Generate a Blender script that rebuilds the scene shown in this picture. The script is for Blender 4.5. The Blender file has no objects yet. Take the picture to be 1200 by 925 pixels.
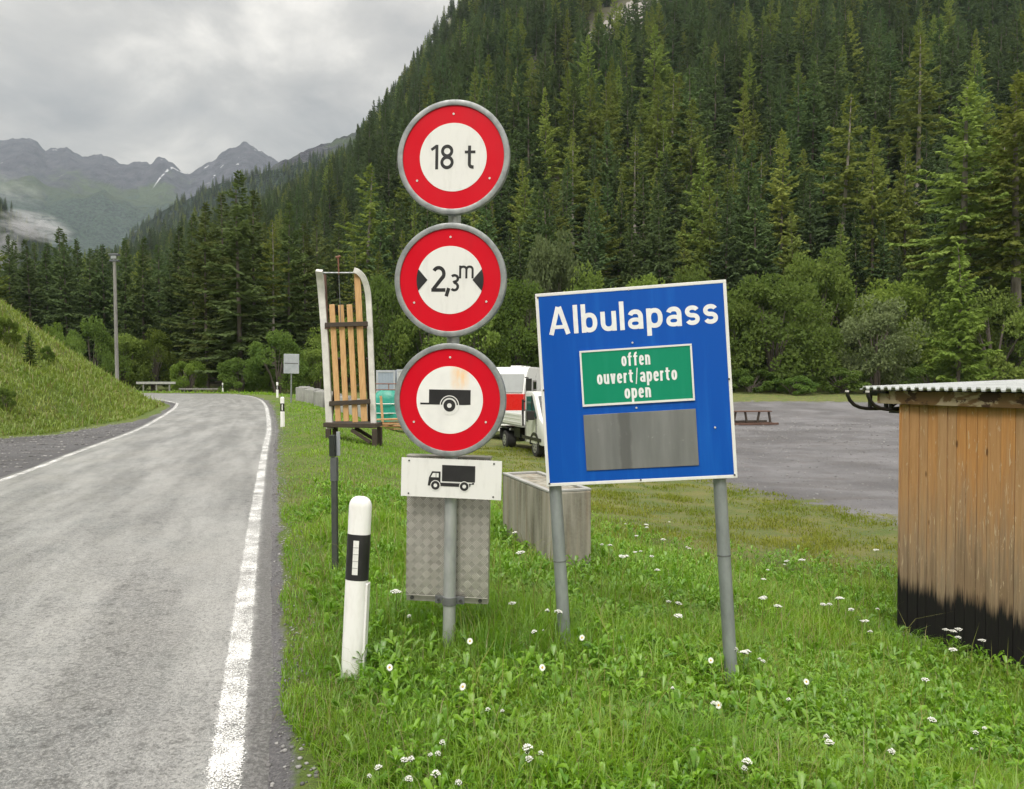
import bpy, bmesh, math, random
import numpy as np
from mathutils import Vector, Matrix, Euler

R = math.radians
rng = np.random.default_rng(7)
random.seed(7)
scene = bpy.context.scene
COL = scene.collection

# ------------------------------------------------------------------ camera, world, sun, exposure
EYE = 1.6
FPX = 870.0
PITCH = R(1.15)
cam_d = bpy.data.cameras.new('camera')
cam_d.sensor_width = 36.0
cam_d.lens = FPX / 1200 * 36
cam_d.clip_start = 0.05
cam_d.clip_end = 30000
cam = bpy.data.objects.new('camera', cam_d)
cam.location = (0, 0, EYE)
cam.rotation_euler = (R(90) - PITCH, 0, 0)
COL.objects.link(cam)
scene.camera = cam

SUN_EL, SUN_AZ = 48.0, 205.0          # degrees; azimuth clockwise from +Y: behind the camera, to the left
world = bpy.data.worlds.new('World')
scene.world = world
world.use_nodes = True
wt = world.node_tree
wt.nodes.clear()
def wn(t, **k):
    n = wt.nodes.new(t)
    for a, b in k.items():
        setattr(n, a, b)
    return n
W_STR = 0.10
out = wn('ShaderNodeOutputWorld'); bg = wn('ShaderNodeBackground')
bg.inputs[1].default_value = W_STR
sky = wn('ShaderNodeTexSky', sky_type='NISHITA', sun_disc=False)
sky.sun_elevation = R(SUN_EL); sky.sun_rotation = R(SUN_AZ)
tc = wn('ShaderNodeTexCoord'); sep = wn('ShaderNodeSeparateXYZ')
wt.links.new(tc.outputs['Generated'], sep.inputs[0])
def wmath(op, a, b=None, clamp=False):
    n = wn('ShaderNodeMath', operation=op); n.use_clamp = clamp
    for i, v in enumerate((a, b)):
        if v is None: continue
        if isinstance(v, (int, float)): n.inputs[i].default_value = v
        else: wt.links.new(v, n.inputs[i])
    return n.outputs[0]
zz = wmath('MAXIMUM', sep.outputs[2], 0.0)
den = wmath('ADD', zz, 0.22)
cx = wmath('DIVIDE', sep.outputs[0], den); cy = wmath('DIVIDE', sep.outputs[1], den)
comb = wn('ShaderNodeCombineXYZ'); wt.links.new(cx, comb.inputs[0]); wt.links.new(cy, comb.inputs[1])
mp = wn('ShaderNodeMapping'); mp.inputs['Scale'].default_value = (1.3, 1.0, 1); mp.inputs['Location'].default_value = (3.3, 1.7, 0)
mp.inputs['Rotation'].default_value = (0, 0, R(25))
wt.links.new(comb.outputs[0], mp.inputs[0])
nz = wn('ShaderNodeTexNoise'); nz.inputs['Scale'].default_value = 2.1; nz.inputs['Detail'].default_value = 7; nz.inputs['Roughness'].default_value = 0.56
nz.inputs['Distortion'].default_value = 0.35
wt.links.new(mp.outputs[0], nz.inputs['Vector'])
cr = wn('ShaderNodeValToRGB')
e = cr.color_ramp.elements
e[0].position = 0.34; e[0].color = (2.4, 2.33, 2.24, 1)
e[1].position = 0.67; e[1].color = (5.7, 5.4, 4.9, 1)
m1 = e.new(0.52); m1.color = (3.7, 3.53, 3.25, 1)
wt.links.new(nz.outputs['Fac'], cr.inputs[0])
# overcast sky: zenith brighter than the horizon, and brighter on the sun's side (behind the camera)
zg = wmath('POWER', zz, 3.6)
back = wmath('MULTIPLY', sep.outputs[1], -1.7)
back = wmath('MAXIMUM', back, 0.0)
gain = wmath('ADD', wmath('ADD', wmath('MULTIPLY', zg, 7.5), 1.0), back)
mulc = wn('ShaderNodeMixRGB', blend_type='MULTIPLY'); mulc.inputs[0].default_value = 1
wt.links.new(cr.outputs[0], mulc.inputs[1]); wt.links.new(gain, mulc.inputs[2])
# warmer low down
warm = wn('ShaderNodeMixRGB', blend_type='MULTIPLY'); warm.inputs[2].default_value = (1.12, 0.985, 0.82, 1)
hz = wmath('SUBTRACT', 1.0, wmath('MULTIPLY', zz, 3.2), True)
wt.links.new(hz, warm.inputs[0]); wt.links.new(mulc.outputs[0], warm.inputs[1])
mixs = wn('ShaderNodeMixRGB'); mixs.inputs[0].default_value = 0.93
wt.links.new(sky.outputs[0], mixs.inputs[1]); wt.links.new(warm.outputs[0], mixs.inputs[2])
wt.links.new(mixs.outputs[0], bg.inputs[0]); wt.links.new(bg.outputs[0], out.inputs[0])

sun_d = bpy.data.lights.new('sun', 'SUN')
sun_d.energy = 1.5; sun_d.angle = R(14); sun_d.color = (1.0, 0.95, 0.87)
sun = bpy.data.objects.new('sun', sun_d)
sdir = Vector((math.sin(R(SUN_AZ)) * math.cos(R(SUN_EL)), math.cos(R(SUN_AZ)) * math.cos(R(SUN_EL)), math.sin(R(SUN_EL))))
sun.rotation_euler = sdir.to_track_quat('Z', 'Y').to_euler()
COL.objects.link(sun)
vs = scene.view_settings
vs.view_transform = 'Standard'; vs.look = 'None'; vs.exposure = 0.55; vs.gamma = 1; vs.use_curve_mapping = False
scene.cycles.max_bounces = 6; scene.cycles.diffuse_bounces = 3; scene.cycles.glossy_bounces = 2
scene.cycles.transmission_bounces = 3; scene.cycles.volume_bounces = 0; scene.cycles.transparent_max_bounces = 4
scene.cycles.sample_clamp_indirect = 4
HAZE_DENSITY = 0.85e-4

# ------------------------------------------------------------------ projection helpers
_cp, _sp = math.cos(PITCH), math.sin(PITCH)
def ray(px, py):
    u = (px - 600) / FPX; v = (462.5 - py) / FPX
    return Vector((u, _cp + v * _sp, -_sp + v * _cp))
def pt(px, py, Y):
    d = ray(px, py)
    return Vector((0, 0, EYE)) + d * (Y / d.y)

# ------------------------------------------------------------------ noise
def _hash(ix, iy, seed):
    h = (ix.astype(np.int64) * 374761393 + iy.astype(np.int64) * 668265263 + seed * 982451653) & 0xFFFFFFFF
    h = ((h ^ (h >> 13)) * 1274126177) & 0xFFFFFFFF
    h = h ^ (h >> 16)
    return (h & 0xFFFFFF) / float(0xFFFFFF)
def vnoise(x, y, seed=0):
    x = np.asarray(x, float); y = np.asarray(y, float)
    ix = np.floor(x); iy = np.floor(y); fx = x - ix; fy = y - iy
    fx = fx * fx * (3 - 2 * fx); fy = fy * fy * (3 - 2 * fy)
    a = _hash(ix, iy, seed); b = _hash(ix + 1, iy, seed); c = _hash(ix, iy + 1, seed); d = _hash(ix + 1, iy + 1, seed)
    return (a * (1 - fx) + b * fx) * (1 - fy) + (c * (1 - fx) + d * fx) * fy
def fbm(x, y, octv=5, seed=0, ridged=False):
    s = 0; a = 0.5; t = 0
    for o in range(octv):
        n = vnoise(x * 2 ** o + 17.3 * o, y * 2 ** o - 9.1 * o, seed + o)
        if ridged: n = 1 - np.abs(2 * n - 1)
        s = s + a * n; t += a; a *= 0.5
    return s / t
def sstep(a, b, x):
    t = np.clip((x - a) / (b - a), 0, 1); return t * t * (3 - 2 * t)

# ------------------------------------------------------------------ plan of the place
def zroad(y):
    return 0.48 * sstep(10, 42, np.asarray(y, float))
def road_hit(px, py):
    d = ray(px, py); k = d.z / d.y; Y = 10.0
    for _ in range(60):
        Y = 0.5 * Y + 0.5 * (EYE - float(zroad(Y))) / (-k)
    return (d.x / d.y * Y, Y)
R_near = [road_hit(*p) for p in [(262, 925), (281, 760), (300, 600), (310, 530), (315, 505), (314, 488), (310, 474), (299, 466.5), (280, 463.2), (250, 461.8)]]
dx0 = (R_near[2][0] - R_near[0][0]) / (R_near[2][1] - R_near[0][1])
R_line = [(R_near[0][0] - dx0 * 14, R_near[0][1] - 14)] + R_near + [(-34, 60.5), (-55, 63), (-90, 70)]
L_near = [road_hit(*p) for p in [(0, 565), (90, 531), (160, 505), (188, 490), (203, 480), (207, 475), (203, 472)]]
dl = (L_near[2][0] - L_near[0][0]) / (L_near[2][1] - L_near[0][1])
L_line = [(L_near[0][0] - dl * 22, L_near[0][1] - 22)] + L_near + [(-21, 42.5), (-28, 47), (-40, 51), (-60, 55), (-92, 62)]
def resample(P, step):
    # Catmull-Rom then even resampling
    P = np.array(P, float); Q = np.vstack([2 * P[0] - P[1], P, 2 * P[-1] - P[-2]]); o = []
    for i in range(1, len(Q) - 2):
        p0, p1, p2, p3 = Q[i - 1:i + 3]
        for t in np.linspace(0, 1, 24, endpoint=False):
            o.append(0.5 * ((2 * p1) + (-p0 + p2) * t + (2 * p0 - 5 * p1 + 4 * p2 - p3) * t * t + (-p0 + 3 * p1 - 3 * p2 + p3) * t ** 3))
    o.append(P[-1]); o = np.array(o)
    d = np.r_[0, np.cumsum(np.hypot(*np.diff(o, axis=0).T))]
    n = max(2, int(d[-1] / step)); s = np.linspace(0, d[-1], n)
    return np.c_[np.interp(s, d, o[:, 0]), np.interp(s, d, o[:, 1])]
RL = resample(R_line, 0.6); LL = resample(L_line, 0.6)
def inpoly(x, y, P):
    ins = np.zeros(x.shape, bool); n = len(P); j = n - 1
    for i in range(n):
        xi, yi = P[i]; xj, yj = P[j]
        c = ((yi > y) != (yj > y)) & (x < (xj - xi) * (y - yi) / ((yj - yi) if yj != yi else 1e-9) + xi)
        ins ^= c; j = i
    return ins
def dpoly(x, y, P):
    best = np.full(x.shape, 1e18); by = np.zeros(x.shape)
    for i in range(len(P) - 1):
        ax, ay = P[i]; bx_, by_ = P[i + 1]; ux, uy = bx_ - ax, by_ - ay; L2 = ux * ux + uy * uy + 1e-12
        t = np.clip(((x - ax) * ux + (y - ay) * uy) / L2, 0, 1)
        d = (x - ax - t * ux) ** 2 + (y - ay - t * uy) ** 2
        m = d < best; best = np.where(m, d, best); by = np.where(m, ay + t * uy, by)
    return np.sqrt(best), by
RLc = resample(R_line, 2.0); LLc = resample(L_line, 2.0)
ROAD_POLY = np.vstack([RLc, LLc[::-1]])
LEFT_POLY = np.vstack([LLc, [(-900, 62), (-900, -60)], [(LLc[0][0] - 5, -60)]])
TOE = resample([(-11.5, 5), (-12.2, 12)] + [road_hit(*p) for p in [(0, 515), (50, 512), (99, 503), (154, 493.5), (174, 486.5), (188, 479.5), (194, 475.2)]] + [(-22, 41.6), (-28, 46.2), (-40, 50.2), (-60, 54.2)], 1.5)
HILL_POLY = np.vstack([TOE, [(-900, 62), (-900, -60)], [(-11.8, -60)]])
LOT = np.array([(5.3, 18.3), (6.9, 13.3), (8.6, 10.6), (12, 9.2), (70, 9), (75, 57), (20, 59.5), (-2, 57), (-1.5, 46), (1, 36), (3.2, 27)])
FORE_PX = np.array([-900, -300, 0, 160, 250, 330, 415, 450, 480, 500, 530, 560, 640, 800, 1000, 1300, 2400], float)
FORE_PY = np.array([380, 350, 325, 308, 268, 232, 178, 136, 96, 66, 22, -20, -60, -75, -80, -80, -40], float)
FORE_D0 = np.interp(FORE_PX, [-900, 0, 200, 400, 600, 1200, 2400], [300, 210, 140, 100, 88, 84, 84])
FORE_D1 = np.interp(FORE_PX, [-900, 0, 250, 415, 530, 700, 900, 2400], [800, 750, 700, 640, 640, 620, 600, 600])
def mountain(x, y):
    yy = np.maximum(y, 1.0)
    px = 600 + FPX * x / yy
    px = np.where(y <= 1.0, np.where(x > 0, 2400, -900), px)
    r = np.hypot(x, y) ; cosv = yy / np.maximum(r, 1e-6)
    D = np.where(y > 1.0, y, r)
    te = (445 - np.interp(px, FORE_PX, FORE_PY)) / FPX
    d0 = np.interp(px, FORE_PX, FORE_D0); d1 = np.interp(px, FORE_PX, FORE_D1)
    t = (D - d0) / (d1 - d0)
    h = te * d1
    up = h * (np.clip(t, 0, 1) ** 1.08)
    z = np.where(t <= 1, up, h * np.clip(1 - 0.9 * (t - 1), -0.2, 1))
    n = (fbm(x / 70, y / 70, 4, 31) - 0.5) * 26 * sstep(0.05, 0.35, t) * (1 - 0.75 * sstep(0.75, 1.0, t))
    z = z + n
    return np.where((D > d0) & (y > 20), z, 0.0), t
S_K = np.array([0, .35, .7, 1.2, 1.9, 2.6, 3.6, 5, 7, 10, 14, 18, 400])
S_V = np.array([0, .02, .05, .08, .0, -.15, -.39, -.72, -.92, -1.03, -1.08, -1.1, -1.1])
def ground_parts(x, y):
    x = np.asarray(x, float); y = np.asarray(y, float)
    shp = x.shape; x = x.ravel(); y = y.ravel()
    near = (np.abs(x) < 140) & (y < 160)
    sR = np.full(x.shape, 60.0); yR = y.copy(); sL = np.full(x.shape, 60.0); yL = y.copy()
    dH = np.zeros(x.shape); inR = np.zeros(x.shape, bool); inL = np.zeros(x.shape, bool); inH = np.zeros(x.shape, bool); lot = np.zeros(x.shape)
    if near.any():
        a, b = x[near], y[near]
        sR[near], yR[near] = dpoly(a, b, RLc)
        sL[near], yL[near] = dpoly(a, b, LLc)
        inR[near] = inpoly(a, b, ROAD_POLY)
        dH[near] = dpoly(a, b, TOE)[0]; inH[near] = inpoly(a, b, HILL_POLY); inL[near] = inpoly(a, b, LEFT_POLY)
        dl = dpoly(a, b, np.vstack([LOT, LOT[:1]]))[0]; il = inpoly(a, b, LOT)
        lot[near] = sstep(-2.0, 2.0, np.where(il, dl, -dl))
    far = ~near
    inL[far] = (x[far] < -140) & (y[far] < 62); inH[far] = inL[far]; dH[far] = np.where(inH[far], 60, 0)
    # level of the low ground
    Llow = np.interp(y, [-50, 10, 20, 45, 60, 76, 90, 140], [-.9, -1.0, -1.1, -1.08, -.12, .75, 1.4, 2.2])
    prof = np.interp(sR, S_K, S_V)
    k = np.clip((sR - 1.2) / 13, 0, 1)
    zr = zroad(np.minimum(yR, 70)) * (1 - sstep(1.5, 13, sR))
    kk = np.clip(-np.minimum(prof, 0) / 1.1, 0, 1)
    zright = zr + np.where(prof > 0, prof, 0) + np.where(prof > 0, 0, 1) * (kk * Llow)
    # left of the road
    zleft = zroad(yL) + 0.02 * sstep(0, .4, sL)
    dd = np.where(inH, dH, 0)
    fall = 1 - 0.85 * sstep(43, 62, y)
    zleft = zleft + 0.84 * (np.sqrt(dd * dd + 0.9) - 0.95) * fall * (1 - 0.35 * sstep(8, 26, dd))
    zleft = zleft + inH * sstep(1, 5, dd) * (fbm(x / 4, y / 4, 4, 5) - .5) * 1.5
    z = np.where(inR, zroad(y) - 0.05 * sstep(0, .25, np.minimum(sR, sL)), np.where(inL, zleft, zright))
    edge = np.minimum(sR, sL)
    z = z - 0.03 * (1 - sstep(0.05, .3, edge)) * (~inR)
    z = z + (~inR) * sstep(.4, 1.2, edge) * (fbm(x / 1.7, y / 1.7, 3, 3) - .5) * 0.09
    m, t = mountain(x, y)
    z = z + m
    grass_ok = (~inR) & (sR > .34)
    return dict(z=z.reshape(shp), sR=sR.reshape(shp), sL=sL.reshape(shp), inR=inR.reshape(shp), inL=inL.reshape(shp), inH=inH.reshape(shp),
                dH=dd.reshape(shp), lot=lot.reshape(shp), t=t.reshape(shp))
def gz(x, y):
    return float(ground_parts(np.array([x]), np.array([y]))['z'][0])
def ground_hit(px, py, h=0.0):
    d = ray(px, py)
    Y = np.geomspace(1.5, 400, 700); X = d.x / d.y * Y; Z = EYE + d.z / d.y * Y
    g = ground_parts(X, Y)['z'] + h
    i = int(np.argmax(Z < g)); i = max(i, 1)
    f0, f1 = Z[i - 1] - g[i - 1], Z[i] - g[i]
    t = f0 / (f0 - f1 + 1e-9)
    return X[i - 1] + (X[i] - X[i - 1]) * t, Y[i - 1] + (Y[i] - Y[i - 1]) * t

# ------------------------------------------------------------------ materials
class NT:
    def __init__(s, name):
        s.m = bpy.data.materials.new(name); s.m.use_nodes = True; s.t = s.m.node_tree; s.t.nodes.clear()
        s.o = s.t.nodes.new('ShaderNodeOutputMaterial')
    def n(s, t, ins=None, **k):
        nd = s.t.nodes.new(t)
        for a, b in k.items(): setattr(nd, a, b)
        for a, b in (ins or {}).items(): s.set(nd.inputs[a], b)
        return nd
    def set(s, sock, v):
        if isinstance(v, bpy.types.NodeSocket): s.t.links.new(v, sock)
        elif isinstance(v, bpy.types.Node): s.t.links.new(v.outputs[0], sock)
        elif isinstance(v, tuple) and sock.type == 'RGBA': sock.default_value = (*v, 1) if len(v) == 3 else v
        else: sock.default_value = v
    def coord(s, kind='Object', scale=(1, 1, 1), loc=(0, 0, 0), rot=(0, 0, 0)):
        c = s.n('ShaderNodeTexCoord')
        return s.n('ShaderNodeMapping', {'Vector': c.outputs[kind], 'Scale': scale, 'Location': loc, 'Rotation': rot}).outputs[0]
    def noise(s, vec, scale, detail=4, rough=.55, dist=0):
        return s.n('ShaderNodeTexNoise', {'Vector': vec, 'Scale': scale, 'Detail': detail, 'Roughness': rough, 'Distortion': dist}).outputs['Fac']
    def mix(s, f, a, b, blend='MIX'):
        return s.n('ShaderNodeMixRGB', {0: f, 1: a, 2: b}, blend_type=blend).outputs[0]
    def math(s, op, a, b=0.0, clamp=False):
        return s.n('ShaderNodeMath', {0: a, 1: b}, operation=op, use_clamp=clamp).outputs[0]
    def ramp(s, f, lo, hi, a=0.0, b=1.0):
        return s.n('ShaderNodeMapRange', {0: f, 1: lo, 2: hi, 3: a, 4: b}, clamp=True).outputs[0]
    def attr(s, name):
        return s.n('ShaderNodeAttribute', attribute_name=name).outputs['Fac']
    def bump(s, h, strength=.3, dist=.01):
        return s.n('ShaderNodeBump', {'Height': h, 'Strength': strength, 'Distance': dist}).outputs[0]
    def pbsdf(s, col, rough=.6, metal=0.0, spec=.5, normal=None, **k):
        ins = {'Base Color': col, 'Roughness': rough, 'Metallic': metal, 'Specular IOR Level': spec}
        if normal is not None: ins['Normal'] = normal
        ins.update(k)
        return s.n('ShaderNodeBsdfPrincipled', ins).outputs[0]
    def done(s, sh):
        s.t.links.new(sh, s.o.inputs[0]); return s.m
MATS = {}
def M(name, c1, c2=None, scale=6, rough=.6, metal=0.0, spec=.5, bump=0.0, bscale=None, bdist=.004, detail=5, stretch=(1, 1, 1), lo=.35, hi=.65):
    if name in MATS: return MATS[name]
    t = NT(name); v = t.coord('Object', stretch)
    f = t.ramp(t.noise(v, scale, detail, .6), lo, hi)
    c = t.mix(f, c1, c2 or tuple(x * .8 for x in c1))
    nr = t.bump(t.noise(v, bscale or scale * 4, 4), bump, bdist) if bump else None
    MATS[name] = t.done(t.pbsdf(c, t.ramp(f, 0, 1, rough * .88, min(1, rough * 1.12)), metal, spec, nr))
    return MATS[name]
steel = M('galvanised_steel', (.33, .345, .345), (.20, .215, .22), 14, .5, .55, bump=.15)
steel_dark = M('dark_galvanised_steel', (.20, .21, .215), (.13, .135, .14), 16, .55, .5, bump=.15)
post_steel = M('weathered_post_steel', (.33, .36, .365), (.215, .235, .24), 9, .55, .4, bump=.2, stretch=(1, 1, .4))
bolt_m = M('dark_bolt', (.06, .06, .06), (.09, .09, .09), 30, .5, .5)
rivet_m = M('pale_rivet', (.7, .66, .62), (.5, .5, .5), 30, .4, .2)
black_m = M('black_film', (.012, .012, .013), (.02, .02, .021), 12, .42)
white_film = M('white_reflective_film', (.72, .72, .705), (.60, .60, .58), 9, .45, bump=.02, stretch=(2.2, 2.2, .55), lo=.52, hi=.85)
white_letter = M('white_letter_film', (.80, .81, .82), (.70, .71, .73), 22, .45)
alu = M('checker_aluminium', (.40, .39, .355), (.32, .31, .28), 8, .42, .5, bump=.08)
wood_slat = M('pale_pine_slat', (.60, .37, .175), (.46, .26, .105), 6, .6, bump=.25, stretch=(6, 6, .6))
wood_dark = M('dark_brown_timber', (.035, .026, .02), (.06, .043, .03), 6, .7, bump=.3, stretch=(1, 6, 6))
wood_brown = M('red_brown_timber', (.13, .068, .048), (.085, .045, .032), 5, .7, bump=.3)
runner_white = M('white_painted_runner', (.70, .69, .66), (.55, .54, .52), 4, .5)
plank_fresh = M('fresh_sawn_plank', (.50, .29, .14), (.38, .2, .09), 3, .7, bump=.2)
concrete = M('grey_concrete', (.36, .36, .35), (.26, .26, .25), 2.5, .85, bump=.3, bscale=30)
plastic_white = M('white_plastic', (.82, .82, .81), (.66, .655, .62), 9, .42, bump=.04, stretch=(2, 2, .6), lo=.45, hi=.8)
tarp_m = M('green_tarpaulin', (.008, .21, .16), (.015, .30, .22), 1.5, .4, bump=.4, bscale=3, bdist=.08)
rust = M('rusty_pipe', (.22, .09, .055), (.15, .07, .05), 8, .7)
van_white = M('white_vehicle_paint', (.70, .71, .69), (.66, .67, .65), 1.2, .3)
van_red = M('red_vehicle_paint', (.62, .012, .012), (.55, .012, .012), 1.5, .3)
glass_dark = M('dark_window_glass', (.02, .024, .025), (.03, .034, .036), 1, .08, spec=.8)
glass_sky = M('windscreen_painted_sky', (.20, .22, .22), (.15, .165, .165), 1, .1, spec=.8)  # sky reflected in the windscreen is put into the grey base colour
rubber = M('black_rubber', (.018, .018, .018), (.03, .03, .03), 6, .8)
grey_plate = M('grey_sign_back', (.42, .45, .48), (.33, .36, .39), 5, .45, .3)
timber_grey = M('weathered_grey_pole', (.27, .265, .25), (.18, .175, .165), 4, .8, bump=.3, stretch=(4, 4, .5))
green_stake = M('grey_green_metal', (.075, .085, .075), (.055, .062, .056), 10, .55, .3)
bark_m = M('grey_brown_bark', (.085, .07, .056), (.15, .13, .11), 3, .9, bump=.5, bscale=8, bdist=.03, stretch=(1, 1, .35))
mid_bark_m = M('grey_bark', (.15, .13, .108), (.25, .225, .195), 3, .9, bump=.5, bscale=8, bdist=.03, stretch=(1, 1, .35))
pale_bark_m = M('pale_grey_bark', (.20, .175, .15), (.33, .30, .265), 3, .9, bump=.5, bscale=8, bdist=.03, stretch=(1, 1, .35))
rail_m = M('pale_guard_rail', (.48, .48, .46), (.38, .38, .37), 3, .5, .3)

def sign_paint(name, c, dirt, amt=.35, rough=.4):
    t = NT(name); v = t.coord('Object', (1, 1, 1)); vs_ = t.coord('Object', (9, 9, .7))
    f = t.ramp(t.noise(vs_, 1.6, 5, .6), .5, .75, 0, amt)
    f2 = t.ramp(t.noise(v, 40, 5, .7), .68, .8, 0, amt)
    c1 = t.mix(f, c, dirt); c2 = t.mix(f2, c1, dirt)
    return t.done(t.pbsdf(c2, t.ramp(t.noise(v, 5), .3, .7, rough * .8, rough * 1.2), 0, .22))
sign_red = sign_paint('red_reflective_film', (.57, .002, .014), (.45, .006, .016), .3)
sign_blue = sign_paint('blue_sign_paint', (.001, .075, .40), (.008, .125, .50), .5)
sign_green = sign_paint('green_sign_paint', (.003, .23, .125), (.02, .28, .17), .3)
# white field of the trailer sign, with an amber patch mixed in at the upper right
t = NT('white_film_with_amber_patch'); v = t.coord('Object')
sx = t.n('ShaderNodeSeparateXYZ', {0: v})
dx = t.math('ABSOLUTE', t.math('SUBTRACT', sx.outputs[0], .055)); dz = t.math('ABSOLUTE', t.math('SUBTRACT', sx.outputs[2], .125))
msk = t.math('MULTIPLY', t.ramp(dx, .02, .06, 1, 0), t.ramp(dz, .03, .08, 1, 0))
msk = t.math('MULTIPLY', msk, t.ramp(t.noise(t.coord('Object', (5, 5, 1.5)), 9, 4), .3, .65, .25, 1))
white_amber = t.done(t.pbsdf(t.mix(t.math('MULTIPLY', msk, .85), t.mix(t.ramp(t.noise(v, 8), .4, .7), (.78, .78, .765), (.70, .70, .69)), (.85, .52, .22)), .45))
# grey blank cover with streaks
t = NT('blank_grey_cover'); v = t.coord('Object', (8, 8, 1.1)); v2 = t.coord('Object')
a = t.ramp(t.noise(v, 1.4, 4), .35, .68); b = t.ramp(t.noise(v2, 24, 6, .7), .64, .74); b2 = t.ramp(t.noise(t.coord('Object', (7, 7, 3)), 5, 5, .7), .66, .78)
bx = t.n('ShaderNodeSeparateXYZ', {0: v2}).outputs[0]
bx = t.ramp(t.math('ABSOLUTE', t.math('ADD', t.math('ADD', bx, .085), t.ramp(t.noise(v2, 9), 0, 1, -.02, .02))), .025, .04, 1, 0)
c = t.mix(a, (.160, .166, .166), (.225, .231, .230)); c = t.mix(t.math('MULTIPLY', bx, .7), c, (.105, .107, .106)); c = t.mix(t.math('MULTIPLY', b, .5), c, (.42, .42, .41)); c = t.mix(t.math('MULTIPLY', b2, .55), c, (.40, .40, .40))
cover_m = t.done(t.pbsdf(c, .42, .35))
# concrete trough with brown water stains
t = NT('stained_concrete'); v = t.coord('Object', (5, 5, .5)); v2 = t.coord('Object')
a = t.ramp(t.noise(v, 1.7, 5), .42, .66); b = t.ramp(t.noise(t.coord('Object', (9, 9, .35), (3, 1, 0)), 1.5, 5), .5, .7)
c = t.mix(a, (.31, .295, .25), (.13, .125, .098)); c = t.mix(t.math('MULTIPLY', b, .7), c, (.20, .135, .075)); c = t.mix(t.ramp(t.noise(v2, 40, 4), .4, .8, 0, .3), c, (.36, .345, .30))
stained = t.done(t.pbsdf(c, .85, 0, .3, t.bump(t.noise(v2, 30, 5), .4, .006)))
# road
t = NT('worn_asphalt'); v = t.coord('Object'); rc = t.n('ShaderNodeAttribute', attribute_name='roaduv').outputs['Vector']
str_ = t.n('ShaderNodeMapping', {'Vector': rc, 'Scale': (1.1, .16, 1)}).outputs[0]
fine = t.noise(v, 160, 3, .7); mid = t.noise(v, 26, 5, .65); big = t.noise(v, .55, 5, .6); strk = t.noise(str_, 1.5, 6, .62)
blot = t.noise(t.n('ShaderNodeMapping', {'Vector': rc, 'Scale': (1.6, .9, 1)}).outputs[0], 1.2, 6, .7)
c = t.mix(t.ramp(strk, .40, .60), (.180, .181, .179), (.365, .365, .357))
c = t.mix(t.ramp(blot, .50, .66, 0, .5), c, (.115, .133, .13))
c = t.mix(t.ramp(big, .45, .7, 0, .35), c, (.29, .275, .25))
c = t.mix(t.ramp(mid, .45, .72, 0, .5), c, (.13, .13, .128))
c = t.mix(t.ramp(fine, .52, .70, 0, .65), c, (.46, .455, .44))
c = t.mix(t.ramp(fine, .47, .33, 0, .75), c, (.05, .05, .05))
crk = t.n('ShaderNodeTexVoronoi', {'Vector': t.n('ShaderNodeMapping', {'Vector': rc, 'Scale': (.5, .22, 1)}).outputs[0], 'Scale': 1.0}, feature='DISTANCE_TO_EDGE').outputs['Distance']
grit = t.noise(v, 52, 3, .75); rough_ = t.noise(v, 11, 6, .78)
c = t.mix(t.math('MULTIPLY', t.ramp(rough_, .53, .61, 0, .75), t.ramp(strk, .60, .42)), c, (.075, .074, .072))
c = t.mix(t.ramp(grit, .53, .62, 0, .5), c, (.40, .395, .38)); c = t.mix(t.ramp(grit, .47, .38, 0, .62), c, (.07, .07, .068))
ed = t.ramp(t.math('ADD', t.attr('edge'), t.ramp(mid, .3, .7, -.25, .25)), .4, .75)
c = t.mix(t.math('MULTIPLY', ed, .85), c, t.mix(t.ramp(grit, .45, .6), (.075, .073, .073), (.17, .165, .165)))
hh = t.math('ADD', t.math('ADD', t.math('MULTIPLY', grit, .5), t.math('MULTIPLY', fine, .3)), t.math('MULTIPLY', rough_, .6))
asphalt = t.done(t.pbsdf(c, t.ramp(blot, .35, .7, .30, .5), 0, .5, t.bump(hh, 1.0, .012)))
# worn paint line (alpha gaps let the asphalt show)
t = NT('worn_white_road_paint'); v = t.coord('Object')
vor = t.n('ShaderNodeTexVoronoi', {'Vector': v, 'Scale': 30.0, 'Randomness': 1.0}, feature='DISTANCE_TO_EDGE').outputs['Distance']
wear = t.noise(v, 3.0, 5, .7); fine = t.noise(v, 110, 4, .7); rc = t.n('ShaderNodeAttribute', attribute_name='roaduv').outputs['Vector']
ex = t.n('ShaderNodeSeparateXYZ', {0: rc}).outputs[0]
edge = t.ramp(t.math('ABSOLUTE', ex), .055, .092, 0, .33)
worn = t.math('ADD', t.math('ADD', fine, edge), t.ramp(wear, .35, .75, -.10, .16))
msk = t.ramp(worn, .485, .54, 1, 0)
msk = t.math('MULTIPLY', msk, t.ramp(vor, .018, .05, .25, 1))
paint = t.pbsdf(t.mix(fine, (.78, .78, .77), (.66, .66, .65)), .55, 0, .4, t.bump(fine, .4, .004))
tar = t.n('ShaderNodeBsdfTransparent').outputs[0]
ms = t.n('ShaderNodeMixShader', {0: msk, 1: tar, 2: paint}).outputs[0]
line_m = t.done(ms)
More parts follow.
